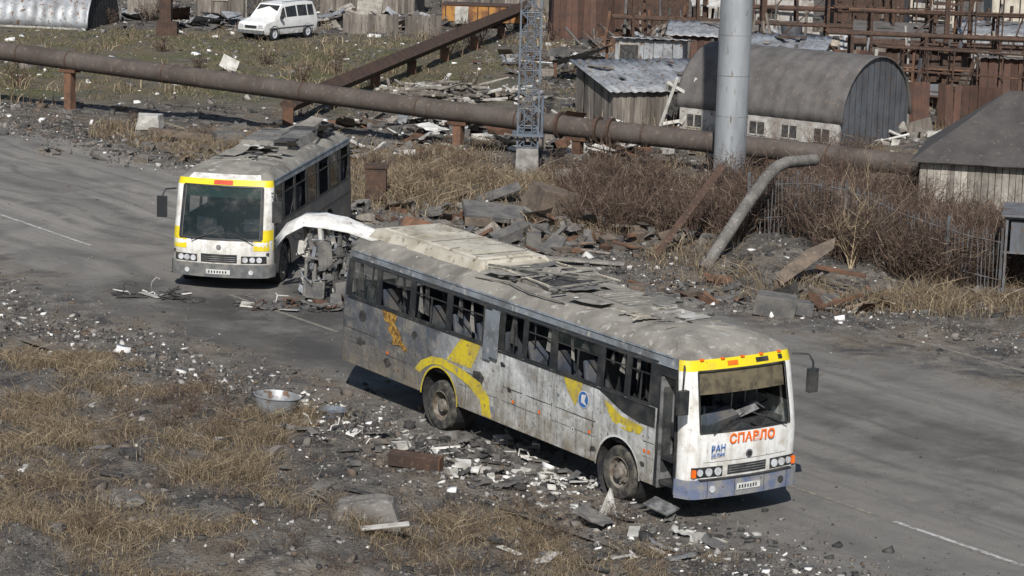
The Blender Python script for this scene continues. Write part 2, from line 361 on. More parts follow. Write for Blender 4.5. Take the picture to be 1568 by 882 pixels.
def line_mat(name,col,wear):
    m,nt,b=base(name,.85); P,Q=road_coords(nt)
    f=mrange(nt,noise(nt,P,6,5,.8),wear-.07,wear+.08)
    nt.links.new(mixc(nt,f,col,(.15,.142,.13)),b.inputs['Base Color']); return m
mw=line_mat('worn_white_line',(.46,.45,.43),.5); my=line_mat('worn_yellow_line',(.27,.24,.17),.45)
def marking(t0,t1,n0,n1,w,m):
    mb=MB(); K=12
    for i in range(K+1):
        t=t0+(t1-t0)*i/K;n=n0+(n1-n0)*i/K
        for s in(-w/2,w/2): x,y=tn(t,n+s); mb.v.append((x,y,.005))
    for i in range(K): mb.f.append((2*i,2*i+2,2*i+3,2*i+1)); mb.m.append(0)
    mb.obj('road_marking',[m])
marking(-90,-62.2,30.7,30.7,.12,mw); marking(-54.5,-49.5,30.6,30.6,.11,my); marking(-31.4,-10,30.7,30.7,.11,mw)
marking(-36.0,-31.8,30.7,30.7,.09,my); marking(-43,-30,42.0,41.3,.11,my)
# ------------------------------------------------------------------ wheels and buses
def wheel(mb,c,side,r=.485,w=.27,dual=False):
    s=side; ax=(0,s,0)
    prof=[(-w,r*.62),(-w,r*.9),(-w*.8,r),(-w*.2,r),(0,r*.93),(.01,r*.72),(-.005,r*.6)]
    mb.lathe(c,ax,prof,0)
    rp=[(-.005,r*.6),(.0,r*.57),(-.06,r*.52),(-.09,r*.42),(-.03,r*.33),(-.02,r*.22),(.05,r*.19),(.06,r*.08),(.06,.001)]
    if dual: rp=[(-.005,r*.6),(.0,r*.57),(-.13,r*.5),(-.17,r*.36),(-.12,r*.27),(-.02,r*.24),(-.01,.001)]
    mb.lathe(c,ax,rp,1)
    for k in range(8):
        t=k*math.pi/4; rr=r*(.38 if not dual else .32)
        p=Vector(c)+Vector((math.cos(t)*rr,s*(-.06 if not dual else -.15),math.sin(t)*rr))
        mb.cyl(p,p+Vector((0,s*.03,0)),.018,2,6)
    if not dual:
        for k in range(8):
            t=(k+.5)*math.pi/4; p=Vector(c)+Vector((math.cos(t)*r*.47,-s*.07,math.sin(t)*r*.47)); mb.cyl(p,p+Vector((0,s*.006,0)),.03,0,8)
HWF=[1,1,1,1,.998,.992,.962,.937,.865,.745,.48,0.001]
XFI=[0,0,0,.0,.02,.07,.23,.30,.42,.65,1.0,1.3]
XRI=[0,0,0,0,0,.02,.08,.13,.25,.5,.8,1.1]
class Bus:
    def __init__(s,name,loc,heading,L2,rows,wins,wheels,W=1.25,bow=.08,rx=.27,pitch=0.,xfi=None):
        s.e=empty(name,loc,heading,pitch); s.L=L2;s.W=W;s.rows=rows;s.wins=wins;s.wheels=wheels;s.bow=bow;s.rx=rx;s.c0=L2-bow-rx
        s.z0=loc[2];s.pitch=pitch;s.xfi=xfi or XFI
    def plan_x(s,y):
        a=abs(y)
        if a<=.97: return s.L-s.bow*(a/.97)**2
        q=min(1,(a-.97)/(s.W-.97)); return s.c0+s.rx*math.sqrt(max(0,1-q*q))
    def S(s,px,py,z,off=0.):
        rows=s.rows
        hw=np.interp(z,rows,HWF);xf=np.interp(z,rows,s.xfi);xr=np.interp(z,rows,XRI)
        big=z>rows[7]+.001; w0=s.L-.9 if not big else s.L-2.5
        x=px
        if px>w0: x=px-xf*(px-w0)/(s.L-w0)
        elif px<-w0: x=px+xr*(-px-w0)/(s.L-w0)
        y=py*hw
        if off:
            nx_=0;ny_=0
            if abs(py)>=.97 and px>s.c0-.01:
                nx_=(px-s.c0)/s.rx; ny_=(abs(py)-.97)/.28*(1 if py>0 else -1)
                l=math.hypot(nx_,ny_) or 1; nx_/=l;ny_/=l
            elif px>s.c0-.01: nx_=1
            elif px<-s.L+.05: nx_=-1
            else: ny_=1 if py>0 else -1
            x+=nx_*off;y+=ny_*off
        return (float(x),float(y),float(z))
    def cols(s):
        W=s.W;L=s.L;c0=round(s.c0,3); xs=set([round(-L+.15,3),c0])
        for a,b in s.wins: xs.add(round(a,3));xs.add(round(b,3))
        for w in s.wheels:
            for k in range(-8,9): xs.add(round(w+k*.085,3))
        g=-L+.5
        while g<c0-.05:
            if all(abs(g-q)>.09 for q in xs): xs.add(round(g,3))
            g+=.4
        xs=sorted(x for x in xs if -L+.15<=x<=c0)
        c=[(x,-W) for x in xs]
        for k in range(1,5):
            t=k/5*math.pi/2; c.append((s.c0+s.rx*math.sin(t),-.97-.28*math.cos(t)))
        for y in(-.97,-.65,-.33,0,.33,.65,.97): c.append((s.plan_x(y),y))
        for k in range(4,0,-1):
            t=k/5*math.pi/2; c.append((s.c0+s.rx*math.sin(t),.97+.28*math.cos(t)))
        c+=[(x,W) for x in reversed(xs)]
        c+=[(-L+.04,W-.04),(-L,W-.14),(-L,.6),(-L,0),(-L,-.6),(-L,-W+.14),(-L+.04,-W+.04)]
        return c
    def bottom(s,x,y):
        b=s.rows[0]
        if abs(y)>=s.W-.001:
            for w in s.wheels:
                d=abs(x-w)
                if d<.62: b=max(b,.48+math.sqrt(.62**2-d*d))
        return b
    def shell(s,mats,rule):
        c=s.cols(); n=len(c); mb=MB(); rows=s.rows; r9=random.Random(5)
        for r in range(12):
            for (x,y) in c:
                z=rows[r]
                if r<=3:
                    b=s.bottom(x,y); z2=b+(z-rows[0])*(rows[3]-b)/(rows[3]-rows[0]); p=s.S(x,y,rows[r]); j=r9.gauss(0,.006) if r in(1,2) and abs(y)>=s.W-.001 else 0; p=(p[0],p[1]+j,z2)
                else: p=s.S(x,y,z)
                if r>=9: p=(p[0],p[1],p[2]+r9.gauss(0,.012))
                mb.v.append(p)
        for r in range(11):
            for i in range(n):
                j=(i+1)%n; mx=(c[i][0]+c[j][0])/2; my_=(c[i][1]+c[j][1])/2
                if abs(my_)>s.W-.001: tag='R' if my_<0 else 'L'
                elif mx>0: tag='F' if abs(my_)<.97 else 'C'
                else: tag='B'
                mi=rule(r,tag,mx,my_)
                if mi is None: continue
                mb.f.append((r*n+i,r*n+j,(r+1)*n+j,(r+1)*n+i)); mb.m.append(mi)
        return mb.obj('body_shell',mats,s.e,smooth=True,sharp=28)
    def fpatch(s,mb,y0,y1,z0,z1,off,mi,K=10,th=True,zrow=1):
        ys=[y0+(y1-y0)*k/K for k in range(K+1)]
        o=len(mb.v)
        for zz in range(zrow+1):
            z=z0+(z1-z0)*zz/zrow
            for y in ys: mb.v.append(s.S(s.plan_x(y),y,z,off))
        w=K+1
        for zz in range(zrow):
            for k in range(K): mb.f.append((o+zz*w+k,o+zz*w+k+1,o+(zz+1)*w+k+1,o+(zz+1)*w+k)); mb.m.append(mi)
        if th:
            for z,fl in((z0,0),(z1,zrow)):
                q=len(mb.v)
                for y in ys: mb.v.append(s.S(s.plan_x(y),y,z,-.02))
                for k in range(K): mb.f.append((o+fl*w+k,o+fl*w+k+1,q+k+1,q+k)); mb.m.append(mi)
    def spoly(s,mb,pts,side,off,mi):
        mb.poly([s.S(x,side*s.W,z,off) for x,z in pts],mi)
    def sbox(s,mb,x0,x1,z0,z1,side,off,mi,th=.03):
        a=s.S(x0,side*s.W,z0,off);b=s.S(x1,side*s.W,z0,off);c=s.S(x1,side*s.W,z1,off);d=s.S(x0,side*s.W,z1,off)
        dy=-side*th
        q=[(p[0],p[1]+dy,p[2]) for p in(a,b,c,d)]
        mb.add([a,b,c,d]+q,[(0,1,2,3),(4,7,6,5),(0,4,5,1),(1,5,6,2),(2,6,7,3),(3,7,4,0)],mi)
def common(B,seatx,flo):
    e=B.e; L=B.L; W=B.W
    mb=MB(); sp_=B.wheels
    for w in sp_:
        wz=.48-B.z0+w*math.sin(B.pitch)
        for sd in(-1,1): wheel(mb,(w,sd*(W-.035),wz),sd,dual=(w<0))
        mb.cyl((w,-1,wz),(w,1,wz),.08,2,8)
    mb.obj('wheels',[m_rub,m_rim,m_rim],e,smooth=True)
    mb=MB()
    mb.box((0,0,flo-.03),(2*L-.45,2*W-.12,.06),0)
    mb.box((0,0,.72),(2*L-1.0,1.5,.4),0); mb.box((-L+1.3,0,.65),(1.8,1.9,.5),0)
    for w in sp_:
        for sd in(-1,1):
            mb.lathe((w,sd*(W-.03),.48),(0,sd,0),[(0,.63),(-.5,.63)],0,n=32)
    mb.obj('floor_and_chassis',[m_int],e)
    mb=MB()
    for x in seatx:
        for sd in(-1,1):
            if R.random()<.2: continue
            for k in(0,1):
                y=sd*(W-.33-.44*k); t=R.uniform(-.6,.4)
                mb.box((x,y,flo+.45),(.42,.4,.12),0); mb.box((x-.24,y,flo+.8),(.1,.4,.68),0,rot=(0,-.15+t*.5,0)); mb.box((x,y,flo+.2),(.06,.06,.4),0)
    mb.obj('seats',[m_seat],e,bevel=.03)
# ---- near bus
zA=[.50,.82,1.12,1.47,1.60,1.86,2.62,2.80,2.90,2.99,3.06,3.10]
winA=[(-5.45,-4.4),(-4.3,-3.15),(-3.05,-1.85),(-1.75,-.6),(.03,.72),(.78,1.6),(1.72,3.03),(3.15,3.85),(3.92,4.55)]
PA=.018
A=Bus('wrecked_bus',(.82,48.08,.09),rad(-55.3),5.75,zA,winA+[(4.78,5.38)],[-2.0,3.75],pitch=PA)
def ruleA(r,tag,x,y):
    if tag in'RL':
        if tag=='R' and 4.78<x<5.38 and r<=5: return None
        if r==5:
            for a,b in winA:
                if a<x<b: return None
            return 2
        if r<5: return 0
        if r==6: return 4
        return 3
    if tag=='F':
        if r in(4,5): return None
        if r<4: return 1
        return 5 if r==6 else 3
    if tag=='C': return 1 if r<6 else (5 if r==6 else 3)
    if r==5 and abs(y)<.9: return None
    return 0 if r<6 else 3
A.shell([m_side,m_front,m_black,m_roofA,m_strip,m_yelf],ruleA)
common(A,[-4.9+.85*i for i in range(10)],1.05)
mb=MB()   # 0 yellow 1 black 2 blue 3 white 4 foam 5 dark 6 orange 7 strip
for pts,mi in (
 ([(-1.3,1.84),(-.62,1.84),(-.93,1.32),(-1.78,1.32)],0),
 ([(2.02,1.84),(2.62,1.84),(2.55,1.6),(2.43,1.37),(2.2,1.57)],0),
 ([(3.27,1.68),(3.5,1.62),(3.8,1.5),(4.45,1.45),(4.35,1.3),(3.9,1.27),(3.55,1.35),(3.4,1.5)],0),
 ([(3.0,1.85),(4.74,1.85),(4.74,1.5),(4.3,1.5),(3.8,1.58),(3.4,1.72)],1),
 ([(-4.18,1.85),(-3.9,1.85),(-3.6,1.8),(-3.68,1.62),(-3.45,1.48),(-3.42,1.35),(-3.15,1.2),(-3.3,1.14),(-3.45,1.24),(-3.75,1.2),(-3.72,1.35),(-3.9,1.45),(-3.88,1.6),(-4.05,1.62)],4),
 ([(-.85,1.3),(-.62,1.33),(-.45,1.22),(-.5,1.0),(-.58,.82),(-.72,.85),(-.76,1.0),(-.9,1.05)],5)):
    A.spoly(mb,pts,-1,.006,mi)
yb=[(-2.9,.9),(-2.66,1.12),(-2.3,1.27),(-1.9,1.31),(-1.2,1.24),(-.6,1.12),(-.3,.9),(-.2,.52)]
yi=[(-2.72,.86),(-2.5,1.02),(-2.25,1.13),(-2.0,1.16),(-1.5,1.10),(-1.0,.98),(-.6,.8),(-.5,.52)]
for k in range(7): A.spoly(mb,[yb[k],yb[k+1],yi[k+1],yi[k]],-1,.007,0)
def disc(x,z,r,off,mi,n=18): A.spoly(mb,[(x+r*math.cos(2*math.pi*i/n),z+r*math.sin(2*math.pi*i/n)) for i in range(n)],-1,off,mi)
disc(2.68,1.54,.16,.012,3);disc(2.68,1.54,.145,.015,2); A.spoly(mb,[(2.62,1.62),(2.76,1.64),(2.72,1.52),(2.8,1.44),(2.62,1.48)],-1,.018,3)
for x in(-3.9,.5,1.35,2.9,4.5,4.62): disc(x,1.0 if x<4 else 1.05,.035,.012,6,10)
disc(2.4,.93,.05,.012,3,10);disc(2.4,.93,.02,.014,5,8)
for z0,z1 in((1.21,1.222),(.945,.952)):
    for a,b in((-5.55,-2.7),(-1.3,3.05),(4.45,4.74)) : A.spoly(mb,[(a,z0),(b,z0),(b,z1),(a,z1)],-1,.004,5)
for x in(-4.6,-3.3,-1.1,-.1,.9,1.9,2.95): A.spoly(mb,[(x,.54),(x+.01,.54),(x+.01,1.84),(x,1.84)],-1,.0045,5)
rq=random.Random(12)
for cx,cz,s_ in((-4.9,1.0,.22),(-4.9,1.55,.2),(-3.9,.8,.2),(-2.95,1.55,.16),(.35,1.2,.09),(1.25,.75,.12),(1.9,1.45,.06),(3.0,.72,.14),(-.2,.7,.14),(4.45,.8,.1),(.1,1.62,.1)):
    A.spoly(mb,[(cx+s_*rq.uniform(.4,1.1)*math.cos(t*.7),cz+.6*s_*rq.uniform(.4,1.1)*math.sin(t*.7)) for t in range(9)],-1,.0055,rq.choice([5,1,5,7]))
for w in A.wheels:
    for k in range(16):
        a0=math.pi*k/16;a1=math.pi*(k+1)/16
        A.spoly(mb,[(w+.62*math.cos(a0),.48+.62*math.sin(a0)),(w+.62*math.cos(a1),.48+.62*math.sin(a1)),(w+.66*math.cos(a1),.48+.66*math.sin(a1)),(w+.66*math.cos(a0),.48+.66*math.sin(a0))],-1,.009,3 if w>0 else 0)
mb.obj('side_markings',[m_yel,m_black,m_blue,m_white,m_foam,m_dark,m_orng,m_strip],A.e)
mb=MB()
s0,s1=1.86,2.62
for sd in(-1,1):
    for i,(a,b) in enumerate(winA):
        for x in(a,b-.035): A.sbox(mb,x,x+.035,s0,s1,sd,.004,0)
        A.sbox(mb,a+.036,b-.036,s0,s0+.035,sd,.004,0); A.sbox(mb,a+.036,b-.036,s1-.035,s1,sd,.004,0)
        if i not in(0,4): A.sbox(mb,a+.036,b-.036,2.38,2.40,sd,-.005,0,.02)
        if i%2==0: A.sbox(mb,(a+b)/2,(a+b)/2+.03,1.9,2.38,sd,-.006,0,.02)
    A.sbox(mb,-5.5,4.7,2.645,2.67,sd,.02,0); A.sbox(mb,-5.5,5.2,2.79,2.815,sd,.02,2)
    A.sbox(mb,-5.5,4.7,1.83,1.855,sd,.015,0)
mb.obj('window_frames',[m_black,m_alu,m_strip],A.e)
mb=MB()
for sd in(-1,1):
    for i,(a,b) in enumerate(winA):
        if i in(0,1,6):
            A.spoly(mb,[(a+.04,2.4),(b-.04,2.4),(b-.04,2.58),(a+.04,2.58)],sd,-.015,0)
        if i==0: A.spoly(mb,[(a+.04,1.9),(b-.04,1.9),(b-.04,2.38),(a+.04,2.38)],sd,-.018,0)
        if sd>0 and i in(1,2,4,5,7): A.spoly(mb,[(a+.04,1.9),(b-.04,1.9),(b-.04,2.38),(a+.04,2.38)],sd,-.018,1)  # dark far-side panes added to darken the view through the bus
        for k in range(3):
            x=R.uniform(a+.1,b-.25); h=R.uniform(.06,.28)
            A.spoly(mb,[(x,1.9),(x+R.uniform(.1,.25),1.9),(x+R.uniform(0,.15),1.9+h)],sd,-.02,0)
for y0,y1,hh in((-.9,-.5,.22),(-.4,.1,.1),(.3,.9,.3),(.7,.95,.55),(-.95,-.8,.45)):
    a=A.S(A.plan_x(y0),y0,1.61,-.01);b=A.S(A.plan_x(y1),y1,1.61,-.01);c=A.S(A.plan_x((y0+y1)/2)-.03,y0*.4+y1*.6,1.61+hh,-.01); mb.poly([a,b,c],0)
mb.obj('broken_glass',[m_glass,m_glassk],A.e)
mb=MB()
rc=random.Random(8)
for i,(a,b) in enumerate(winA):
    for k in range(2):
        x=rc.uniform(a+.05,b-.15); w=rc.uniform(.03,.12); z1=2.58; z0_=rc.uniform(1.95,2.4)
        p=[A.S(x,-1.25,z1,-.06),A.S(x+w,-1.25,z1,-.06),A.S(x+w*.8+rc.uniform(-.1,.1),-1.25,z0_,-.1),A.S(x+rc.uniform(-.1,.1),-1.25,z0_+.05,-.05)]; mb.poly(p,rc.choice([0,1,1]))
mb.obj('hanging_trim',[m_roofD,m_dark],A.e)
mb=MB()
A.sbox(mb,-.52,-.28,1.62,2.55,-1,.05,0,.02);A.sbox(mb,-.26,-.02,1.7,2.6,-1,.075,0,.02)
mb.obj('loose_side_panel',[m_strip],A.e)
mb=MB()
for x in(4.78,5.33): A.sbox(mb,x,x+.05,.5,2.6,-1,.012,0,.05)
A.sbox(mb,4.84,5.32,2.46,2.6,-1,.01,0,.05)
for x,yy in((4.87,-1.1),(5.27,-1.05)):
    mb.box((x,yy,1.46),(.03,.30,1.95),1); mb.box((x,yy,1.5),(.035,.2,1.5),2)
mb.box((5.07,-1.0,.6),(.5,.45,.06),0); mb.box((5.07,-.85,.84),(.5,.3,.05),0); mb.box((5.1,-1.3,.22),(.6,.3,.03),1,rot=(.3,.1,.1))
mb.obj('folding_door',[m_black,m_alu,m_glass],A.e)
mb=MB() # 0 blue bumper 1 black 2 lens 3 plate 4 white 5 alu 6,7 orange 8 yellow
A.fpatch(mb,-1.249,1.249,.46,.78,.06,0,24)
A.sbox(mb,5.4,5.44,.5,.78,-1,.05,0)
A.fpatch(mb,-1.0,1.0,.775,.795,.075,1,16)
for y in(-.85,-.3,.35,.9): A.fpatch(mb,y,y+.012,.47,.77,.063,1,1,False)
for sd in(-1,1):
    y0,y1=(sd*.52,sd*1.12); a,b=min(y0,y1),max(y0,y1)
    A.fpatch(mb,a,b,.82,1.0,.008,1,6)
    for yy,rr in((.62,.07),(.8,.07),(.97,.06)):
        p=A.S(A.plan_x(sd*yy),sd*yy,.91,.01); mb.cyl(p,(p[0]+.02,p[1],p[2]),rr,2,16)
    p=A.S(A.plan_x(sd*1.08),sd*1.08,.9,.02); mb.box(p,(.05,.07,.13),6)
    p=A.S(A.plan_x(sd*.75),sd*.75,.62,.06); mb.cyl(p,(p[0]+.02,p[1],p[2]),.06,1 if sd>0 else 2,14)
A.fpatch(mb,-.42,.42,.84,1.0,.012,1,6)
for z in(.87,.915,.96): A.fpatch(mb,-.4,.4,z,z+.012,.02,5,6)
A.fpatch(mb,-.26,.26,.56,.67,.075,3,4)
for k in range(7):
    y=-.21+.06*k; A.fpatch(mb,y,y+.03,.585,.645,.078,1,1,False)
p=A.S(A.plan_x(0.02),.02,1.17,.01); mb.cyl(p,(p[0]+.015,p[1],p[2]),.07,5,18); mb.cyl((p[0]+.016,p[1],p[2]),(p[0]+.024,p[1],p[2]),.045,1,14)
A.fpatch(mb,-.9,.9,1.075,1.081,.004,1,10,False)
A.fpatch(mb,-.99,.99,1.575,1.605,.012,1,14); A.fpatch(mb,-.99,.99,2.605,2.63,.012,1,14)
for sd in(-1,1): a,b=sorted((sd*.965,sd*1.0)); A.fpatch(mb,a,b,1.606,2.604,.010,1,1,True,4)
for y0,y1 in((-.35,-.12),(.85,.95),(.3,.6)): A.fpatch(mb,y0,y1,2.68,2.75,.014,1 if y0!=-.35 else 6,2)
for k in range(5): p=A.S(A.plan_x(-.9+.45*k),-.9+.45*k,2.80,.01); mb.box(p,(.05,.07,.03),7)
for y0,y1 in((-.75,-.05),(.85,.15)):
    a=Vector(A.S(5.7,y0,1.58,.05)); b=Vector(A.S(5.67,y1,1.84,.03)); mb.cyl(a,a+(b-a)*.65,.014,1,6); mb.cyl(a+(b-a)*.3,b,.014,1,6)
mb.obj('front_details',[m_blueb,m_black,m_lens,m_plate,m_white,m_alu,m_orng,m_orng],A.e,smooth=True)
mb=MB()
A.fpatch(mb,-.95,.95,2.22,2.6,-.03,0,12,False,3)
mb.box((5.15,0,1.5),(.45,2.1,.25),1); mb.box((4.8,.65,1.25),(.5,.5,.2),2); mb.box((4.5,.65,1.7),(.12,.5,.85),2,rot=(0,-.15,0))
mb.lathe((5.05,.65,1.82),(-.5,0,.85),[(0,.24),(.02,.25),(.0,.26),(-.02,.25),(0,.24)],1,20)
mb.box((4.5,-.7,1.55),(.12,.5,.9),2,rot=(0,-.2,0)); mb.box((5.2,-.3,1.68),(.3,.8,.1),2,rot=(.2,.3,.1))
for y in(.2,.5,.75): mb.cyl((5.0,y,1.5),(4.95,y+.05,2.6),.018,3,6)
mb.box((3.8,0,1.9),(.04,1.5,1.6),1)
for k in range(9): mb.box((4.4+R.uniform(0,.9),R.uniform(-.9,.9),1.55+R.uniform(0,.25)),(R.uniform(.1,.4),R.uniform(.1,.4),.03),R.choice([1,2,3]),rot=(R.uniform(-.6,.6),R.uniform(-.6,.6),R.uniform(0,3)))
mb.obj('cab_interior',[m_visor,m_int,m_seat,m_alu],A.e,bevel=.02)
mb=MB()
for sd,z in((1,2.3),(-1,2.2)):
    a=(5.38,sd*1.18,2.72); mb.tube([a,(5.62,sd*1.36,2.74),(5.68,sd*1.42,2.6),(5.68,sd*1.42,z)],.02,0,8)
    mb.box((5.68,sd*1.42,z-.02),(.1,.2,.42),0)
mb.obj('mirrors',[m_black],A.e,bevel=.03)
mb=MB() # roof: 0 cream 1 dark 2 white 3 blue 4 roof 5 sooty
mb.box((-3.55,.12,3.11),(4.0,1.75,.18),0,top=(.95,.88),jit=.006)
mb.box((-3.55,.12,3.215),(3.5,1.3,.03),0,top=(.98,.95),jit=.006); mb.box((-1.72,.12,3.13),(.5,1.4,.06),0,rot=(0,.16,0))
for x in(-4.7,-2.7): mb.box((x,.12,3.242),(.9,.9,.02),0)
for k in range(5): mb.box((-5.1+.75*k,.12,3.236),(.02,1.25,.012),5)
for k in range(9): mb.box((-3.6+.12*k,.85,3.15),(.03,.28,.1),5)
mb.box((-1.85,-.4,3.19),(.35,.25,.012),3,rot=(0,.1,0))
mb.box((-.3,.1,3.095),(2.1,1.5,.05),4,jit=.01); mb.box((-.3,.1,3.125),(1.75,1.15,.012),1)
for q in((-1.4,-.62,.9,.1),(-1.4,.8,.8,.85),(-1.1,-.5,.7,-.72),(-.5,.85,.3,-.6),(.7,.75,.95,-.6),(-.8,.2,.7,.45),(-.9,-.5,-.6,.8),(-.2,-.7,0,.8)):
    mb.cyl((q[0],q[1],3.14+R.uniform(0,.05)),(q[2],q[3],3.14+R.uniform(.02,.14)),.022,R.choice([4,0,5]),6)
for (x,y,L_,W_,rz,lf,mi) in((-.7,-.6,1.1,.4,.2,.12,4),(.2,.6,1.0,.45,2.7,.2,4),(.9,-.2,.9,.6,.4,.14,5),(1.3,.5,.9,.4,3.3,.1,4),(-1.1,.3,.8,.4,1.2,.2,5),(1.9,-.6,.9,.4,.1,.08,4),(3.2,.3,1.3,.7,.1,.03,2),(3.1,-.45,.9,.3,-.1,.05,0),(2.3,.6,.7,.5,1.9,.08,5),(-.2,-.1,.7,.4,2.2,.3,4)):
    mb.curl((x,y,3.12-.02*max(0,x-1)),L_,W_,rz,lf,mi)
mb.box((2.0,.1,3.09),(1.6,1.1,.05),4); mb.box((2.0,.1,3.12),(1.2,.7,.02),5)
for k in range(8): mb.box((1.5+.14*k,.1,3.135),(.05,.7,.02),4,rot=(0,R.uniform(-.3,.3),R.uniform(-.1,.1)))
mb.box((4.45,.2,3.05),(.35,.22,.02),2,rot=(0,.1,0))
for k in range(60):
    x=R.uniform(-1.4,3.9); mb.box((x,R.uniform(-.8,.8),3.10+R.uniform(0,.04)-.015*max(0,x-2)),(R.uniform(.05,.32),R.uniform(.03,.16),.012),R.choice([0,2,4,1,5,5,4]),rot=(R.uniform(-.15,.15),R.uniform(-.2,.2),R.uniform(0,3)))
for x in(-5.2,-4.2,.9,2.95,4.1): mb.box((x,0,3.085),(.03,1.2,.03),4)
mb.tube([(-1.3,-.98,3.0),(-.3,-.9,3.08),(.5,-1.0,3.05),(1.5,-.9,3.03)],.02,4,6)
mb.obj('roof_hatches',[m_pod,m_dark,m_whitej,m_blue,m_roofA,m_roofD],A.e)
def text(body,size,loc,mat,par,name,off=.007):
    cu=bpy.data.curves.new(name,'FONT'); cu.body=body; cu.size=size; cu.extrude=.004; cu.offset=off; cu.align_x='CENTER'; cu.space_character=1.06
    o=bpy.data.objects.new(name,cu); sc.collection.objects.link(o); o.parent=par; o.location=loc; o.rotation_euler=(rad(90),0,rad(90)); cu.materials.append(mat); return o
text('СПАВЛО',.225,(5.76,.08,1.38),m_orng,A.e,'lettering',.006)
text('РАН',.15,(5.745,-.64,1.27),m_blue,A.e,'small_lettering',.001); text('ВЕЛИК',.085,(5.745,-.64,1.17),m_blue,A.e,'small_lettering_b',.0)
# ---- far bus
zB=[.36,.68,.97,1.18,1.28,1.57,2.52,2.68,2.78,2.87,2.93,2.96]
winB=[(-4.4,-3.3),(-3.2,-2.0),(-1.9,-.7),(-.6,.6),(.7,1.9),(2.0,3.1),(3.2,3.95)]
XFB=[0,0,0,.0,.03,.10,.36,.46,.66,.95,1.3,1.6]
B=Bus('burnt_bus',(-6.46,67.3,0),rad(-98.5),4.75,zB,winB+[(4.0,4.15)],[-1.9,3.05],bow=.16,rx=.36,xfi=XFB)
def ruleB(r,tag,x,y):
    if tag in'RL':
        if r==5:
            for a,b in winB:
                if a<x<b: return None
            return 2
        if r<5: return 0
        return 4 if r in(6,) else 3
    if tag=='F':
        if r in(4,5): return None
        if r<4: return 1
        return 5 if r in(6,) else (1 if r==7 else 3)
    if tag=='C': return 1 if r<6 else (5 if r==6 else 3)
    return 0 if r<6 else 3
B.shell([m_sideB,m_front,m_black,m_roofA,m_strip,m_yelf],ruleB)
common(B,[-4.0+.85*i for i in range(8)],.95)
mb=MB()
B.fpatch(mb,-1.0,1.0,1.26,2.54,.004,0,12,False,6)
mb.obj('windscreen',[m_glassd],B.e,smooth=True)
mb=MB(); B.fpatch(mb,-.95,.95,2.25,2.5,-.03,3,10,False,2)
mb.box((4.2,0,1.2),(.5,2.1,.22),0); mb.box((3.6,.6,1.45),(.14,.5,.95),1,rot=(0,-.15,0)); mb.box((3.6,-.6,1.4),(.14,.5,.9),1,rot=(0,-.15,0)); mb.lathe((4.0,.6,1.5),(-.5,0,.85),[(0,.24),(.02,.25),(.0,.26),(-.02,.25),(0,.24)],2,20)
mb.box((4.15,-.3,1.35),(.4,.5,.12),2,rot=(.2,.1,.4)); mb.obj('cab_interior',[m_int,m_seat,m_alu,m_greenf],B.e,bevel=.02)
mb=MB()
B.fpatch(mb,-1.249,1.249,.34,.66,.06,0,24)
B.fpatch(mb,-.3,.3,.42,.53,.075,3,4)
for k in range(7):
    y=-.24+.07*k; B.fpatch(mb,y,y+.035,.445,.505,.078,1,1,False)
for sd in(-1,1):
    a,b=sorted((sd*.55,sd*1.14)); B.fpatch(mb,a,b,.69,.87,.008,1,6)
    for yy in(.65,.82,.98):
        p=B.S(B.plan_x(sd*yy),sd*yy,.78,.01); mb.cyl(p,(p[0]+.02,p[1],p[2]),.07,2,14)
    a,b=sorted((sd*.84,sd*1.245)); B.fpatch(mb,a,b,1.0,1.25,.006,4,6,False)
    a,b=sorted((sd*1.03,sd*1.245)); B.fpatch(mb,a,b,1.25,1.5,.006,4,5,False)
    p=B.S(B.plan_x(sd*.8),sd*.8,.48,.06); mb.cyl(p,(p[0]+.02,p[1],p[2]),.06,6,12)
B.fpatch(mb,-.45,.45,.70,.9,.012,1,6)
for z in(.73,.78,.83): B.fpatch(mb,-.42,.42,z,z+.014,.02,5,6)
B.fpatch(mb,-1.03,1.03,1.24,1.275,.012,1,14); B.fpatch(mb,-1.03,1.03,2.515,2.545,.012,1,14)
for sd in(-1,1): a,b=sorted((sd*.98,sd*1.05)); B.fpatch(mb,a,b,1.276,2.514,.012,1,2,True,4)
B.fpatch(mb,-.25,.25,2.565,2.66,.016,7,4)
p=B.S(B.plan_x(0),0,1.08,.01); mb.cyl(p,(p[0]+.015,p[1],p[2]),.06,5,16)
for y0,y1 in((-.7,.0),(.85,.1)):
    a=Vector(B.S(4.7,y0,1.24,.07)); b=Vector(B.S(4.66,y1,1.46,.06)); mb.cyl(a,b,.016,1,6)
mb.obj('front_details',[m_greyb,m_black,m_lens,m_plate,m_yelf,m_alu,m_lens,m_red],B.e,smooth=True)
mb=MB()
for sd in(-1,1):
    mb.tube([(4.3,sd*1.2,2.4),(4.6,sd*1.38,2.42),(4.7,sd*1.44,2.25)],.022,0,8); mb.box((4.7,sd*1.44,2.0),(.1,.24,.52),0)
mb.obj('mirrors',[m_black],B.e,bevel=.03)
mb=MB()
for sd in(-1,1):
    for i,(a,b) in enumerate(winB):
        for x in(a,b-.04): B.sbox(mb,x,x+.04,1.57,2.52,sd,.004,0)
        B.sbox(mb,a+.041,b-.041,1.57,1.61,sd,.004,0);B.sbox(mb,a+.041,b-.041,2.24,2.265,sd,-.004,0)
        if i in(1,3,6): B.spoly(mb,[(a+.04,1.62),(b-.04,1.62),(b-.04,2.5),(a+.04,2.5)],sd,-.02,1)
    B.sbox(mb,-4.6,4.1,2.66,2.69,sd,.02,2); B.sbox(mb,-4.6,2.4,1.2,1.22,sd,.008,0)
    B.sbox(mb,3.98,4.0,.4,1.5,sd,.008,0)
mb.obj('window_frames',[m_black,m_glassk,m_strip],B.e)
mb=MB() # 0 dusty 1 dark 2 sooty 3 white
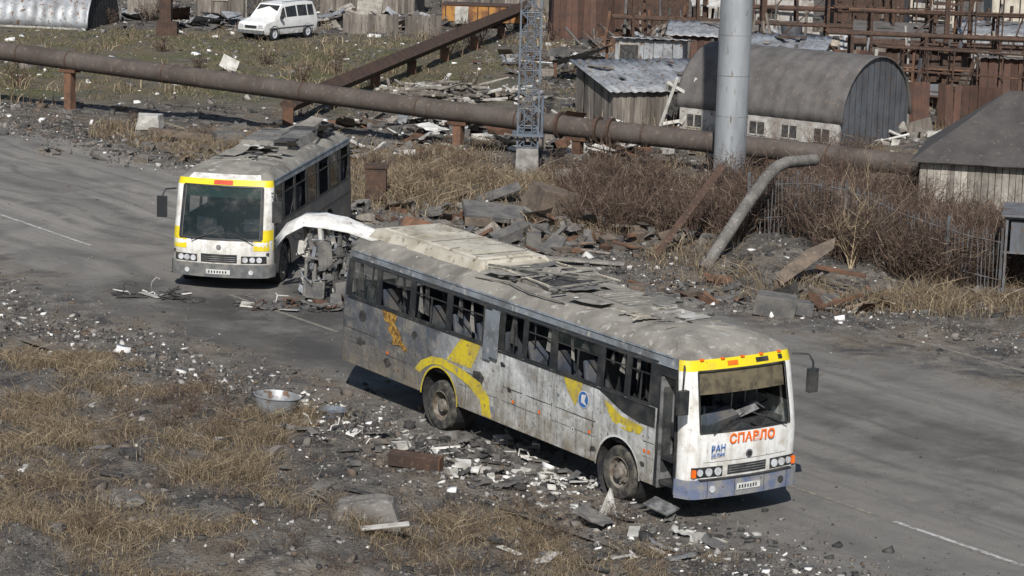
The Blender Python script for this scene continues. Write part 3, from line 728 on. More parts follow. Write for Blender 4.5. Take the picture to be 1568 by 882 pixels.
mb.box((-1.2,.0,3.0),(2.6,1.6,.2),2,top=(.94,.85)); mb.box((-.2,.45,3.105),(.8,.5,.03),1); mb.box((-1.7,-.3,3.115),(1.1,.8,.02),2)  # dark plate on the housing paints the shade of a hole
mb.box((-3.1,.4,3.0),(1.2,1.1,.10),1); mb.box((-3.1,.4,3.06),(.9,.8,.03),1)  # dark plates paint the black of the rear roof hole
for (x,y,L_,W_,rz,lf,mi) in((1.0,.2,1.4,.5,.5,.2,3),(.6,-.3,1.3,.45,.2,.16,3),(1.7,-.4,.9,.5,2.9,.25,0),(1.3,.6,.8,.4,1.4,.3,2),(-2.5,.7,1.0,.5,.9,.5,2),(-3.6,.1,1.2,.7,2.5,.4,0),(-2.4,-.5,.9,.6,.2,.3,3),(.1,.7,.8,.3,.1,.4,2)):
    mb.curl((x,y,2.98),L_,W_,rz,lf,mi)
mb.tube([(-2.8,.8,3.0),(-2.4,.95,3.25),(-1.9,.9,3.32),(-1.4,.95,3.1)],.035,1,6); mb.tube([(-3.8,.9,2.95),(-3.3,1.0,3.2),(-2.7,.9,3.22)],.03,1,6)
for k in range(34):
    mb.box((R.uniform(-3.8,2.8),R.uniform(-.8,.8),2.965+R.uniform(0,.05)),(R.uniform(.1,.5),R.uniform(.05,.3),.02),R.choice([0,2,3,1,2]),rot=(R.uniform(-.1,.1),R.uniform(-.15,.15),R.uniform(0,3)))
mb.obj('roof_hatches',[m_roofA,m_dark,m_roofD,m_whitej],B.e)
# ---- torn sheet and wreckage beside the far bus
mb=MB()
prof=[(-5.75,1.35),(-5.5,1.72),(-5.05,1.98),(-4.55,1.98),(-4.0,1.86),(-3.45,1.68),(-2.95,1.46)]
for i,(x,z) in enumerate(prof):
    for k in range(7):
        w=(.3 if i not in(0,6) else .12)
        mb.v.append((x+.04*math.sin(k*2.3),62.3+(k-3)/3*w+.05*math.sin(i*2.1),z+.035*math.cos(k*1.7+i)-.012*(k-3)**2+.035*(k-3)+R.uniform(-.02,.02)))
for i in range(6):
    for k in range(6): mb.f.append((i*7+k,(i+1)*7+k,(i+1)*7+k+1,i*7+k+1)); mb.m.append(0)
o=mb.obj('torn_white_panel',[m_panel],smooth=True,sharp=60); s=o.modifiers.new('s','SOLIDIFY'); s.thickness=.02
def scrap(name,cx,cy,rx,ry,n,mats,szr=(.3,1.2),thin=(.03,.09),hmax=.5,parts=('plank',),seed=1,tilt=.35,stack=False):
    R2=random.Random(seed); mb=MB()
    for k in range(n):
        a=R2.uniform(0,6.28); q=math.sqrt(R2.random()); x=cx+rx*q*math.cos(a); y=cy+ry*q*math.sin(a)
        L=R2.uniform(*szr); z=max(hz(x,y),0 if rd(x,y)<.5 else -9)+ hmax*((1-q) if not stack else 1)*R2.random()+.04
        kind=R2.choice(parts); mi=R2.randrange(len(mats)); rot=(R2.gauss(0,tilt),R2.gauss(0,tilt),R2.uniform(0,3.14))
        if kind=='plank': mb.box((x,y,z),(L,R2.uniform(.06,.2),R2.uniform(*thin)),mi,rot)
        elif kind=='sheet':
            c=Vector((x,y,z+.05)); Rm=Euler(rot).to_matrix(); a_,b_=L/2,L*R2.uniform(.25,.5)
            mb.sheet(c+Rm@Vector((-a_,-b_,0)),c+Rm@Vector((a_,-b_,0)),c+Rm@Vector((a_,b_,0)),c+Rm@Vector((-a_,b_,0)),18,3,.018,7,mi,.008,R2.uniform(-.1,.1))
        elif kind=='curl': mb.curl((x,y,z),L,L*R2.uniform(.3,.6),R2.uniform(0,6),R2.uniform(.1,.7),mi,8,.02,R2.gauss(0,tilt*1.5))
        elif kind=='pipe':
            c=Vector((x,y,z)); d=Euler(rot).to_matrix()@Vector((L/2,0,0)); mb.cyl(c-d,c+d,R2.uniform(.02,.06),mi,8)
        elif kind=='post': mb.box((x,y,z+L*.5),(R2.uniform(.06,.14),R2.uniform(.06,.14),L),mi,(R2.gauss(0,.12),R2.gauss(0,.12),R2.uniform(0,3)))
        elif kind=='block': mb.box((x,y,z),(L*.5,L*R2.uniform(.2,.5),L*R2.uniform(.15,.35)),mi,(rot[0]*.5,rot[1]*.5,rot[2]),jit=.12)
        elif kind=='wire':
            p=[(x,y,z)]
            for i in range(7): p.append((p[-1][0]+R2.gauss(0,L*.3),p[-1][1]+R2.gauss(0,L*.3),max(.02,hz(x,y)+.03,p[-1][2]+R2.gauss(0,.07))))
            mb.tube(p,.014,mi,5)
    return mb.obj(name,mats)
scrap('wreckage_heap',-4.45,62.3,.62,.45,150,[m_dark,m_slabd,m_dark,m_whitej,m_strip,m_roofD],(.15,.6),(.02,.08),1.45,('plank','curl','block','wire','curl','post'),3,.9,True)
mb=MB()
def frame(c,w,h,rot,mi,t=.06):
    Rm=Euler(rot).to_matrix()
    for dx,dz,sx,sz in((-w/2,0,t,h),(w/2,0,t,h),(0,-h/2,w-t,t),(0,h/2,w-t,t),(0,-h*.1,w-t,t)):
        p=Rm@Vector((dx,0,dz))+Vector(c); mb.box(p,(sx,.05,sz),mi,rot)
    p=Rm@Vector((0,0,-h*.3))+Vector(c); mb.box(p,(w-t,.03,h*.36),2,rot)
frame((-4.75,61.7,.55),.5,.95,(-.3,.2,.5),0); frame((-4.05,61.8,.6),.55,1.0,(-.3,-.25,-.3),1)
mb.obj('torn_bus_door',[m_roofD,m_dark,m_slabd],bevel=.008)
scrap('glass_and_trim_debris',-8.4,61.6,1.1,.5,22,[m_whitej,m_dark,m_slabd],(.15,.9),(.01,.03),.03,('plank','wire'),5,.03)
scrap('glass_and_trim_debris',-5.0,60.8,1.5,.6,50,[m_slabd,m_dark,m_slabd,m_rustl,m_whitej],(.1,.6),(.01,.05),.06,('plank','wire','block','curl'),6,.1)
# ------------------------------------------------------------------ pipelines, mast, chimney
pp=[(-40,107,2.9),(-27,101,2.3),(-19.6,98.4,2.1),(-16.7,97,1.95),(-9,93.1,1.62),(-2,89.5,1.35),(2.07,87.4,1.2),(7.5,85.0,1.05),(12.7,82.7,.9),(20,79.5,.75),(40,71,.5)]
e=empty('pipeline'); mb=MB(); mb.tube(pp,.35,0,24)
def lerp_path(f):
    k=int(f);u=f-k; return Vector(pp[k]).lerp(Vector(pp[k+1]),u),(Vector(pp[k+1])-Vector(pp[k])).normalized()
for f in(2.3,3.0,3.5,4.2,4.8,5.5,6.4,7.5):
    c,d=lerp_path(f); mb.cyl(c-d*.03,c+d*.03,.362,1,24)
for f in(5.85,6.12,6.2):
    c,d=lerp_path(f); mb.cyl(c-d*.05,c+d*.05,.46,1,24)
mb.obj('pipe',[m_rust2,m_rust],e,smooth=True)
mb=MB()
for f in(1.5,3.0,5.0,6.0,7.2,8.3):
    c,d=lerp_path(f); g=hz(c.x,c.y)
    mb.box((c.x,c.y,(c.z-.4+g)/2),(.3,.34,c.z-.4-g),0,rot=(0,0,-.45)); mb.box((c.x,c.y,c.z-.37),(.7,.42,.12),0,rot=(0,0,-.45)); mb.box((c.x,c.y,g+.08),(.6,.6,.22),1,rot=(0,0,-.45))
mb.obj('supports',[m_rustl,m_concd],e)
mb=MB(); mb.tube([(-8.4,95.3,.75),(.3,139,1.2)],.34,0,4)
for k in range(8):
    u=k/7; mb.box((-8.4+8.7*u,95.3+43.7*u,.3),(.4,.3,.7),1)
mb.obj('rusty_duct',[m_rust,m_rustl])
e=empty('lattice_mast',(.36,84.2,0)); mb=MB(); mb.box((0,0,.4),(.78,.78,1.0),0,top=(.92,.92)); mb.obj('plinth',[m_conc],e,bevel=.03)
mb=MB(); Hh=20; w=.33
for sx in(-1,1):
    for sy in(-1,1): mb.box((sx*w,sy*w,.9+Hh/2),(.06,.06,Hh),0)
st=.62
for k in range(int(Hh/st)):
    z=.95+k*st
    for sgn in(-1,1):
        mb.cyl((-w,sgn*w,z),(w,sgn*w,z+st),.018,0,5); mb.cyl((w,sgn*w,z),(-w,sgn*w,z+st),.018,0,5)
        mb.cyl((sgn*w,-w,z),(sgn*w,w,z+st),.018,0,5); mb.cyl((sgn*w,w,z),(sgn*w,-w,z+st),.018,0,5)
        mb.cyl((-w,sgn*w,z),(w,sgn*w,z),.018,0,5); mb.cyl((sgn*w,-w,z),(sgn*w,w,z),.018,0,5)
for k in range(60): mb.cyl((-.12,-w-.03,1+k*.32),(.12,-w-.03,1+k*.32),.012,0,5)
mb.cyl((-.12,-w-.03,.9),(-.12,-w-.03,Hh),.016,0,6);mb.cyl((.12,-w-.03,.9),(.12,-w-.03,Hh),.016,0,6)
mb.box((0,-.1,1.35),(1.0,.9,.08),0); mb.cyl((.45,0,1.2),(.45,0,2.6),.05,0,8)
mb.obj('lattice',[m_bluem],e)
e=empty('steel_chimney',(6.9,83.7,0)); mb=MB(); mb.cyl((0,0,-.3),(0,0,20),.52,0,40)
for k in range(16): mb.cyl((0,0,.9+k*1.3),(0,0,.92+k*1.3),.528,1,40)
mb.cyl((0,0,-.2),(0,0,.3),.62,2,24); mb.cyl((.0,-.56,0),(0,-.56,1.6),.03,1,6)
mb.obj('stack',[m_chim,m_galv,m_concd],e,smooth=True)
# ------------------------------------------------------------------ huts and sheds
def boards(mb,p0,p1,z0,z1a,z1b,mi,bw=.17,th=.03,miss=.03):
    p0=Vector(p0);p1=Vector(p1); L=(p1-p0).length; n=max(1,int(L/bw)); d=(p1-p0)/L; a=math.atan2(d.y,d.x)
    for k in range(n):
        if R.random()<miss: continue
        u=(k+.5)/n; p=p0+d*L*u; z1=z1a+(z1b-z1a)*u+R.uniform(-.04,.04); zz=z0+R.uniform(-.05,.08)
        mb.box((p.x,p.y,(zz+z1)/2),(L/n*R.uniform(.88,.985),th*R.uniform(.7,1.6),z1-zz),mi,rot=(0,R.gauss(0,.01),a))
def shed(name,p0,ang,L,D,hf,hb,wall,roof,kind='mono',door=None,window=None,over=.25,ridge=None,bw=.17,corr=True,miss=.03,hip=0.):
    e=empty(name,(p0[0],p0[1],0),ang); mb=MB()
    def wallseg(a,b,za,zb): boards(mb,a,b,-.15,za,zb,0,bw,miss=miss)
    wallseg((0,0,0),(L,0,0),hf,hf); wallseg((L,D,0),(0,D,0),hb,hb)
    if kind=='mono':
        wallseg((0,D,0),(0,0,0),hb,hf); wallseg((L,0,0),(L,D,0),hf,hb)
    else:
        for x in(0,L):
            rr_=ridge if not hip else hf
            wallseg((x,0,0),(x,D/2,0),hf,rr_); wallseg((x,D/2,0),(x,D,0),rr_,hb)
    mb.box((L/2,D/2,min(hf,hb)/2-.1),(L-.12,D-.12,min(hf,hb)-.1),1)  # dark filler box paints interior shade behind the board gaps
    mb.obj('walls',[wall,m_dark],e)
    mb=MB(); amp=.022 if corr else 0.
    def rf(a,b,c,d): mb.sheet(a,b,c,d,max(8,int(L*(16 if corr else 2))),4,amp,int(L*3.2),0,.012 if corr else .02)
    if kind=='mono': rf((-over,-over,hf+.05-over*(hb-hf)/D),(L+over,-over,hf+.05-over*(hb-hf)/D),(L+over,D+over,hb+.05),(-over,D+over,hb+.05))
    else:
        s=(ridge-hf)/(D/2)
        rf((-over,-over,hf+.05-over*s),(L+over,-over,hf+.05-over*s),(L+over-hip,D/2,ridge+.06),(-over+hip,D/2,ridge+.06))
        rf((-over+hip,D/2,ridge+.06),(L+over-hip,D/2,ridge+.06),(L+over,D+over,hb+.05-over*s),(-over,D+over,hb+.05-over*s))
        if hip:
            for xx,xh in((-over,-over+hip),(L+over,L+over-hip)): mb.poly([(xx,-over,hf+.045-over*s),(xh,D/2,ridge+.055),(xx,D+over,hb+.045-over*s)],0)
    o=mb.obj('roof',[roof],e,smooth=corr); so=o.modifiers.new('s','SOLIDIFY'); so.thickness=.03
    mb=MB()
    if door: mb.box((door,-.05,.85),(.9,.06,1.75),0); mb.box((door,-.09,.85),(.8,.04,1.6),1)
    if window: mb.box((window,-.05,1.2),(.8,.06,.6),0); mb.box((window,-.085,1.2),(.65,.03,.48),1); mb.box((window,-.11,1.2),(.04,.03,.5),0)
    if mb.v: mb.obj('openings',[m_plankl,m_dark],e)  # dark panels paint the shade inside door and window openings
    mb=MB(); rs=random.Random(int(p0[0]*10)*1000+int(p0[1]*10))
    if kind=='mono':
        for k in range(int(L*1.6)):
            x=rs.uniform(.2,L-.3);v=rs.uniform(.1,.9); z=hf+(hb-hf)*v+.13; mb.box((x,D*v,z),(rs.uniform(.2,1.4),rs.uniform(.08,.3),.05),rs.randrange(4),rot=(math.atan2(hb-hf,D),0,rs.choice([0,1.57,rs.uniform(0,3)])))
        mb.obj('roof_clutter',[m_plank,m_rust,m_slabd,m_hutroof],e)
    return e
def quonset(name,p0,ang,L,W,hw,wallm,roofm,endm,nwin=3,rise=None):
    e=empty(name,(p0[0],p0[1],0),ang); rise=rise or W/2; mb=MB(); nx_=int(L*14);na=20
    for i in range(nx_+1):
        x=-.2+(L+.3)*i/nx_; rr=1.02+.006*math.sin(i*math.pi/3.5)
        for k in range(na+1):
            t=math.pi*k/na; mb.v.append((x,W/2-W/2*rr*math.cos(t),hw+rise*rr*math.sin(t)))
    for i in range(nx_):
        for k in range(na): mb.f.append((i*(na+1)+k,(i+1)*(na+1)+k,(i+1)*(na+1)+k+1,i*(na+1)+k+1)); mb.m.append(0)
    o=mb.obj('arched_roof',[roofm],e,smooth=True,sharp=60); s=o.modifiers.new('s','SOLIDIFY'); s.thickness=.04; s.offset=-1
    mb=MB()
    for y in(0,W): mb.box((L/2,y,hw/2-.05),(L,.12,hw+.1),0)
    for x in(.02,L-.02):
        n=24
        for k in range(n):
            a=k/n;b=(k+1)/n
            z=lambda u:hw+rise*math.sqrt(max(0,1-(2*u-1)**2))*1.0
            off=.012*(k%2)
            mb.add([(x+off,a*W,-.1),(x+off,b*W,-.1),(x+off,b*W,z(b)),(x+off,a*W,z(a))],[(0,1,2,3)],1)
    mb.obj('walls',[wallm,endm],e)
    mb=MB()
    for k in range(nwin):
        x=L*(k+.5)/nwin; mb.box((x,-.07,hw*.55),(.75,.05,hw*.6),1); mb.box((x,-.085,hw*.55),(.62,.04,hw*.46),0); mb.box((x,-.11,hw*.55),(.04,.03,hw*.48),1)
    if mb.v: mb.obj('windows',[m_dark,m_lwall],e)
    return e
quonset('arched_metal_hut',(11.5-6.8*.80,92.5+6.8*.6,0),math.atan2(-.6,.8),6.8,5.0,.95,m_lwall,m_hutroof,m_hut,5,2.25)
quonset('arched_storage_hangar',(-26.8,131.5),rad(-10),5.2,5.2,.1,m_lwall,m_galv,m_dark,0,2.1)  # dark end sheets paint the shade inside the open end
shed('plank_shed',(12.15,77.8),math.atan2(-1.1,4.5),8.5,5.4,1.85,1.85,m_plankl,m_felt,'gable',ridge=3.6,bw=.2,corr=False,over=.3,hip=2.6)
shed('collapsed_shed',(3.6,97.6),math.atan2(1.6,4.0),4.6,3.6,1.35,2.1,m_plank,m_galv,'mono',door=2.6)
shed('tin_hut',(4.2,113.8),rad(-8),2.9,3,1.9,1.6,m_galv,m_galv,'mono',door=.6,bw=.4)
shed('red_garage',(1.7,133),rad(3),3.7,4,2.9,2.6,m_rplank,m_rust,'mono',bw=.3)
shed('rusty_garage',(5.6,137),rad(3),3.2,4,2.9,2.6,m_rust,m_rust,'mono',bw=.35)
shed('rusty_shed',(18.6,105.2),rad(-12),5.5,4,2.3,2.0,m_rplank,m_hutroof,'mono',bw=.3)
shed('flat_roof_shed',(15.8,122.5),rad(-8),4.2,4,1.3,1.9,m_plank,m_hutroof,'mono',corr=False)
shed('cream_house',(24.2,134.5),rad(-5),7,6,3.0,3.0,m_cream,m_hutroof,'gable',ridge=4.6,window=1.4,bw=1.2,miss=0)
shed('grey_shed',(-17.3,140.5),rad(4),5.6,4,1.9,2.6,m_plank,m_hut,'mono',door=3,window=1.2)
shed('blue_roof_shed',(-11,144),rad(-6),5.2,4,1.6,2.8,m_plank,m_galv,'mono')
shed('grey_shed',(-4.5,150),rad(2),7,4,1.6,2.8,m_plank,m_hut,'mono')
shed('low_storehouse',(9.5,139),rad(-3),6,4,2.2,2.7,m_lwall,m_hut,'mono',door=1.5,window=3.8,bw=1.0,miss=0)
shed('low_storehouse',(17.5,146),rad(-3),6,4,2.6,3.2,m_rust,m_hutroof,'mono',bw=.4)
shed('tin_hut',(9.7,112.5),rad(-12),3.2,3,1.6,2.1,m_plank,m_galv,'mono',bw=.3)
shed('rusty_shed',(15.8,112.5),rad(-15),3.2,3,1.9,1.6,m_rust,m_rust,'mono',bw=.3)
shed('tin_hut',(8.3,105.5),rad(-20),3.0,2.4,1.3,1.7,m_rplank,m_hutroof,'mono',bw=.25)
shed('tin_hut',(21.0,124.0),rad(-8),3.0,2.6,1.7,2.1,m_galv,m_galv,'mono',bw=.4)
shed('rusty_shed',(7.0,121.0),rad(-6),2.8,2.6,1.5,1.9,m_rplank,m_galv,'mono',bw=.3)
mb=MB(); mb.sheet((1.4,113,.9),(3.9,112.5,1.7),(4.2,115,1.5),(1.6,115.6,.4),20,5,.025,9,0,.01,.15); mb.box((1.6,113.2,.4),(.12,.12,1.0),1); mb.box((3.8,113,.8),(.12,.12,1.6),1)
mb.obj('tin_canopy',[m_galv,m_rustl])
mb=MB(); mb.sheet((8.6,131,2.1),(11,130.8,2.1),(11,132.5,2.3),(8.6,132.6,2.3),10,4,0,0,0,.03,.06)
for x in(8.7,10.9):
    for y in(131.1,132.4): mb.cyl((x,y,-.1),(x,y,2.15),.04,1,6)
mb.obj('white_awning',[m_whitej,m_rust])
e=empty('metal_kiosk',(12.45,65.2,0),rad(-12)); mb=MB()
for x in(0,1.1,2.4):
    for y in(0,2): mb.box((x,y,.95),(.06,.06,2.1),0)
for z in(.15,1.1,1.98): mb.box((1.2,0.0,z),(2.5,.05,.05),0)
mb.box((1.2,1,2.05),(2.7,2.3,.05),0); mb.box((1.75,.06,.55),(1.2,.04,1.0),1); mb.box((.55,.05,1.5),(.9,.03,.8),2); mb.box((1.75,.05,1.55),(1.2,.03,.8),2)  # dark lower panel paints the shade of the opening
mb.box((1.2,2.0,1),(2.5,.04,2.0),1); mb.obj('frame',[m_picket,m_dark,m_hut],e)
e=empty('steel_picket_fence'); mb=MB(); p0=Vector((6.4,70.9,0));p1=Vector((12.4,65.4,0)); n=70
for k in range(n+1):
    p=p0.lerp(p1,k/n); g=hz(p.x,p.y)-.05; hh=1.65+R.gauss(0,.05)
    if R.random()<.1: continue
    mb.box((p.x,p.y,g+hh/2),(.02,.02,hh),0,rot=(R.gauss(0,.035),R.gauss(0,.035),.7))
    if k%14==0: mb.box((p.x,p.y,g+.9),(.06,.06,1.8),0,rot=(0,0,.7))
mb.obj('pickets',[m_picket],e); mb=MB()
for z in(.45,1.4): mb.tube([p0.lerp(p1,k/8)+Vector((0,0,hz(*p0.lerp(p1,k/8).xy)+z+R.gauss(0,.03))) for k in range(9)],.018,0,5)
mb.obj('rails',[m_picket],e)
def fence(name,p0,p1,h,m,bw=.3):
    e=empty(name); mb=MB(); boards(mb,(*p0,0),(*p1,0),-.1,h,h,0,bw,miss=.08); mb.obj('boards',[m],e)
    mb=MB(); a_=Vector((*p0,h*.8));b_=Vector((*p1,h*.8)); mb.cyl(a_+Vector((0,.06,0)),b_+Vector((0,.06,0)),.03,0,6); mb.obj('rail',[m_rust],e)
fence('board_fence',(14.2,101.5),(18.5,99.5),1.7,m_rplank); fence('board_fence',(20,97),(27,93),1.8,m_rust)
fence('board_fence',(7.5,124),(13.5,123),1.5,m_rust); fence('board_fence',(13,118),(22,114),1.4,m_rplank); fence('board_fence',(-27,137),(-18.5,137.5),1.5,m_plank)
fence('board_fence',(-9,133),(-4,134),1.0,m_plank)
mb=MB(); mb.box((15.2,129.5,.5),(2.0,.25,1.2),0)
for k in range(5): mb.box((14.4+.4*k,129.36,.5+.1*(k%2)),(.36,.04,.5),1)
mb.obj('low_brick_wall',[m_lwall,m_cream])
mb=MB(); mb.lathe((13.6,131,0),(0,0,1),[(-.1,.5),(0,.53),(.45,.52),(.5,.55),(.95,.52),(1.0,.55),(1.45,.52),(1.47,.001)],0,28); mb.obj('metal_tank',[m_hut],smooth=True)
def rack(name,x0,x1,y,h,bays,nz=2,m=m_rust,dy=1.2,slope=-.08,thin=1.):
    e=empty(name); mb=MB()
    for k in range(bays+1):
        x=x0+(x1-x0)*k/bays; yy=y+slope*(x-x0)
        for d in(0,dy): mb.box((x,yy+d,h/2),(.13*thin,.13*thin,h*R.uniform(.92,1.15)),0,rot=(R.gauss(0,.015),R.gauss(0,.015),0))
        for z in [h*(j+1)/nz for j in range(nz)]: mb.box((x,yy+dy/2,z),(.11*thin,dy+.2,.11*thin),0)
        if k<bays and k%2==0:
            x2=x0+(x1-x0)*(k+1)/bays; y2=y+slope*(x2-x0); mb.cyl((x,yy-.02,.3),(x2,y2-.02,h),.035,0,6)
    for z in [h*(j+1)/nz for j in range(nz)]:
        for d in(0,dy*.5,dy): mb.cyl((x0-1,y+slope*-1+d,z+.12),(x1+1,y+slope*(x1-x0+1)+d,z+.12+R.gauss(0,.06)),R.choice([.04,.07,.11])*thin,R.choice([0,0,1]),10)
    mb.obj('frame',[m,m_rustl],e)
rack('pipe_rack',5.5,21,127,3.2,5,2,slope=-.12); rack('pipe_rack',12,21,135,3.4,4,2); rack('pipe_rack',14,26,110,2.6,4,2,slope=-.2)
rack('pipe_rack',16,30,119,2.9,5,2,m_rust,slope=-.1); rack('scaffolding',19,26,116,4.2,6,4,m_rust,1.0,-.1,.45); rack('scaffolding',15,20.5,101.8,2.8,6,3,m_rust,.9,-.3,.45); rack('scaffolding',16.5,20.5,129,4.5,4,4,m_rust,1.2,0,.5)
mb=MB()
for (x,y,h) in ((18.1,111,5),(20.8,121,6),(22.6,113,4.5),(9,128,5),(12.5,134,5),(24.5,124,6),(16.2,133,4)): mb.box((x,y,h/2),(.2,.2,h),0); mb.box((x,y,h*.8),(1.2,.1,.1),0)
mb.obj('steel_columns',[m_rust])
mb=MB(); mb.box((-17.6,129.5,2),(.45,.5,4.4),0); mb.box((-17.3,129.5,2),(.12,.7,4.4),0); mb.box((-17.4,129.3,.3),(1.0,.9,.8),0,jit=.03); mb.obj('rusty_post',[m_rust])
e=empty('white_frame_house',(20.2,135.5,0)); mb=MB()
for x in(0,1.1,2.2): mb.box((x,0,1.5),(.14,.14,3.2),0)
for z in(.2,1.3,3.0): mb.box((1.1,.0,z),(2.3,.12,.14),0)
mb.box((1.1,1.2,1.3),(2.3,2,2.5),1); mb.obj('frame',[m_cream,m_lwall],e)
e=empty('rusty_trailer',(-1.9,139.5,0),rad(-4)); mb=MB(); mb.box((0,0,.75),(4.4,1.8,.85),0); mb.box((0,0,1.2),(4.5,1.9,.06),1)
for k in range(8): mb.box((-2+.57*k,-.93,.75),(.06,.05,.8),1)
mb.obj('body',[m_orust,m_rust],e,bevel=.02); mb=MB()
for x in(-1.5,1.5):
    for y in(-1,1): mb.lathe((x,y*.85,.3),(0,y,0),[(-.2,.3),(0,.3),(.02,.15),(0,.001)],0,16)
mb.obj('wheels',[m_rub],e)
mb=MB(); mb.box((-3.1,138.3,.7),(.7,.1,.9),0,rot=(.2,0,.1)); mb.obj('white_panel_board',[m_whitej])
mb=MB(); mb.box((-12.6,113.5,.3),(.75,.08,.6),0,rot=(-.5,.5,.2),jit=.06); mb.obj('white_panel_board',[m_whitej])
# ---- parked van
e=empty('parked_van',(-12.0,129.6,0),rad(-122))
sec=[(2.15,.42,.72,.74,.78,.78,.7),(2.0,.32,.86,.9,.84,.84,.75),(1.25,.3,1.0,1.06,.86,.85,.76),(.55,.3,1.05,1.72,.86,.86,.68),(-.6,.3,1.06,1.8,.86,.86,.69),(-1.9,.3,1.06,1.78,.86,.86,.69),(-2.15,.4,1.02,1.3,.84,.84,.74)]
mb=MB()
for x,zb,zm,zr,wb,wm,wr in sec:
    mb.v+=[(x,-wb*.96,zb),(x,-wm,(zb+zm)/2),(x,-wm,zm),(x,-wr,zr),(x,0,zr+.02),(x,wr,zr),(x,wm,zm),(x,wm,(zb+zm)/2),(x,wb*.96,zb)]
for i in range(len(sec)-1):
    for k in range(8): mb.f.append((i*9+k,i*9+k+1,(i+1)*9+k+1,(i+1)*9+k)); mb.m.append(0)
mb.f+= [tuple(range(9)),tuple(range(54,63))]; mb.m+=[0,0]
mb.obj('body',[m_carw],e,smooth=True,sharp=25); mb=MB()
for sd in(-1,1):
    def sp(x,f):
        xs_=[s[0] for s in sec][::-1]; zm=np.interp(x,xs_,[s[2] for s in sec][::-1]);zr=np.interp(x,xs_,[s[3] for s in sec][::-1]);wm=np.interp(x,xs_,[s[5] for s in sec][::-1]);wr=np.interp(x,xs_,[s[6] for s in sec][::-1])
        return (x,sd*(wm+(wr-wm)*f+.012),zm+(zr-zm)*f)
    for a,b in((.95,.45),(.38,-.45),(-.55,-1.3),(-1.38,-1.85)): mb.poly([sp(a,.1),sp(b,.1),sp(b,.82),sp(a if a<.9 else .62,.82)],0)
    for x in(1.35,-1.35): mb.lathe((x,sd*.84,.33),(0,sd,0),[(-.2,.33),(0,.33),(.025,.2)],0,20); mb.lathe((x,sd*.84,.33),(0,sd,0),[(.024,.2),(.0,.12),(.02,.001)],1,16); mb.lathe((x,sd*.865,.36),(0,sd,0),[(0,.39),(-.05,.39),(0.0,.36)],0,20)
    mb.box((2.14,sd*.6,.72),(.06,.28,.16),1); mb.box((.95,sd*.98,1.12),(.1,.16,.14),0)
    mb.box((-.0,sd*.875,.62),(3.6,.01,.03),0)
mb.poly([(1.2,-.7,1.08),(1.2,.7,1.08),(.62,.6,1.68),(.62,-.6,1.68)],0)
mb.box((2.18,0,.45),(.12,1.6,.16),2); mb.box((2.17,0,.7),(.05,.7,.12),0)
for y in(-.55,.55): mb.cyl((.4,y,1.84),(-1.8,y,1.86),.02,2,6)
mb.obj('glass_and_wheels',[m_black,m_lens,m_greyb],e)
# ------------------------------------------------------------------ debris objects
def one(name,mats,fn,bevel=.015):
    mb=MB(); fn(mb); return mb.obj(name,mats,bevel=bevel)
def basin(name,x,y,r,h,m):
    mb=MB(); z=hz(x,y)+.02; mb.lathe((x,y,z),(0.08,.0,1),[(.0,.001),(0,r*.86),(.04,r*.92),(h,r),(h+.02,r*1.05),(h+.03,r*1.0),(h,r*.95),(.06,r*.84),(.05,.001)],0,32); mb.obj(name,[m],smooth=True)
basin('metal_basin',-4.5,49.2,.43,.28,m_galv); basin('metal_basin',-3.45,49.8,.28,.12,m_bluem)
one('fallen_rusty_post',[m_rust,m_rustl],lambda mb:(mb.box((-1.65,45.5,hz(-1.65,45.5)+.14),(.95,.26,.24),0,rot=(.1,.05,-.25)),mb.box((-1.18,45.38,hz(-1.2,45.4)+.14),(.03,.3,.28),1,rot=(.1,.05,-.25))))
mb=MB(); Nn=7
rb=random.Random(31)
for j in range(Nn+1):
    for i in range(Nn+1):
        u=i/Nn-.5;v=j/Nn-.5; edge=max(abs(u),abs(v))
        mb.v.append((-2.3+u*1.2+rb.gauss(0,.02),42.0+v*.8+rb.gauss(0,.02),hz(-2.3,42)+(.34 if edge<.49 else -.15)+rb.gauss(0,.02)+u*.05-(.05 if edge>.33 else 0)))
for j in range(Nn):
    for i in range(Nn): mb.f.append((j*(Nn+1)+i,j*(Nn+1)+i+1,(j+1)*(Nn+1)+i+1,(j+1)*(Nn+1)+i)); mb.m.append(0)
mb.obj('concrete_block',[m_concd])
one('white_plank',[m_whitej],lambda mb:mb.box((-1.95,41.1,.3),(.8,.13,.04),0,rot=(.2,-.1,.12)))
one('white_shard',[m_whitej],lambda mb:mb.add([(1.6,43.3,0),(1.92,43.25,0),(1.9,43.5,0),(1.62,43.5,.02),(1.78,43.35,.46),(1.82,43.42,.42)],[(0,1,4),(1,2,5,4),(2,3,5),(3,0,4,5),(0,3,2,1)],0),0)
one('torn_rubber_slab',[m_slabd],lambda mb:mb.sheet((1.1,42.5,.25),(1.6,42.1,.12),(1.85,42.5,.1),(1.35,42.9,.3),6,6,0,0,0,.02,.1),0)
def boulder(name,x,y,s,m,seed,flat=.5):
    r2=random.Random(seed); bm=MB(); n=18;rows=11
    for j in range(rows+1):
        for i in range(n):
            t=2*math.pi*i/n;p=math.pi*j/rows; q=Vector((math.sin(p)*math.cos(t),math.sin(p)*math.sin(t),math.cos(p)))
            k=1+(float(vn(q.x*3+seed*5,q.y*3+q.z*2.3,1,seed))-.5)*.5+r2.uniform(-.02,.02)
            bm.v.append((x+s*k*q.x,y+s*.8*k*q.y,hz(x,y)+s*.05+s*flat*k*q.z))
    for j in range(rows):
        for i in range(n): bm.f.append((j*n+i,j*n+(i+1)%n,(j+1)*n+(i+1)%n,(j+1)*n+i)); bm.m.append(0)
    bm.obj(name,[m])
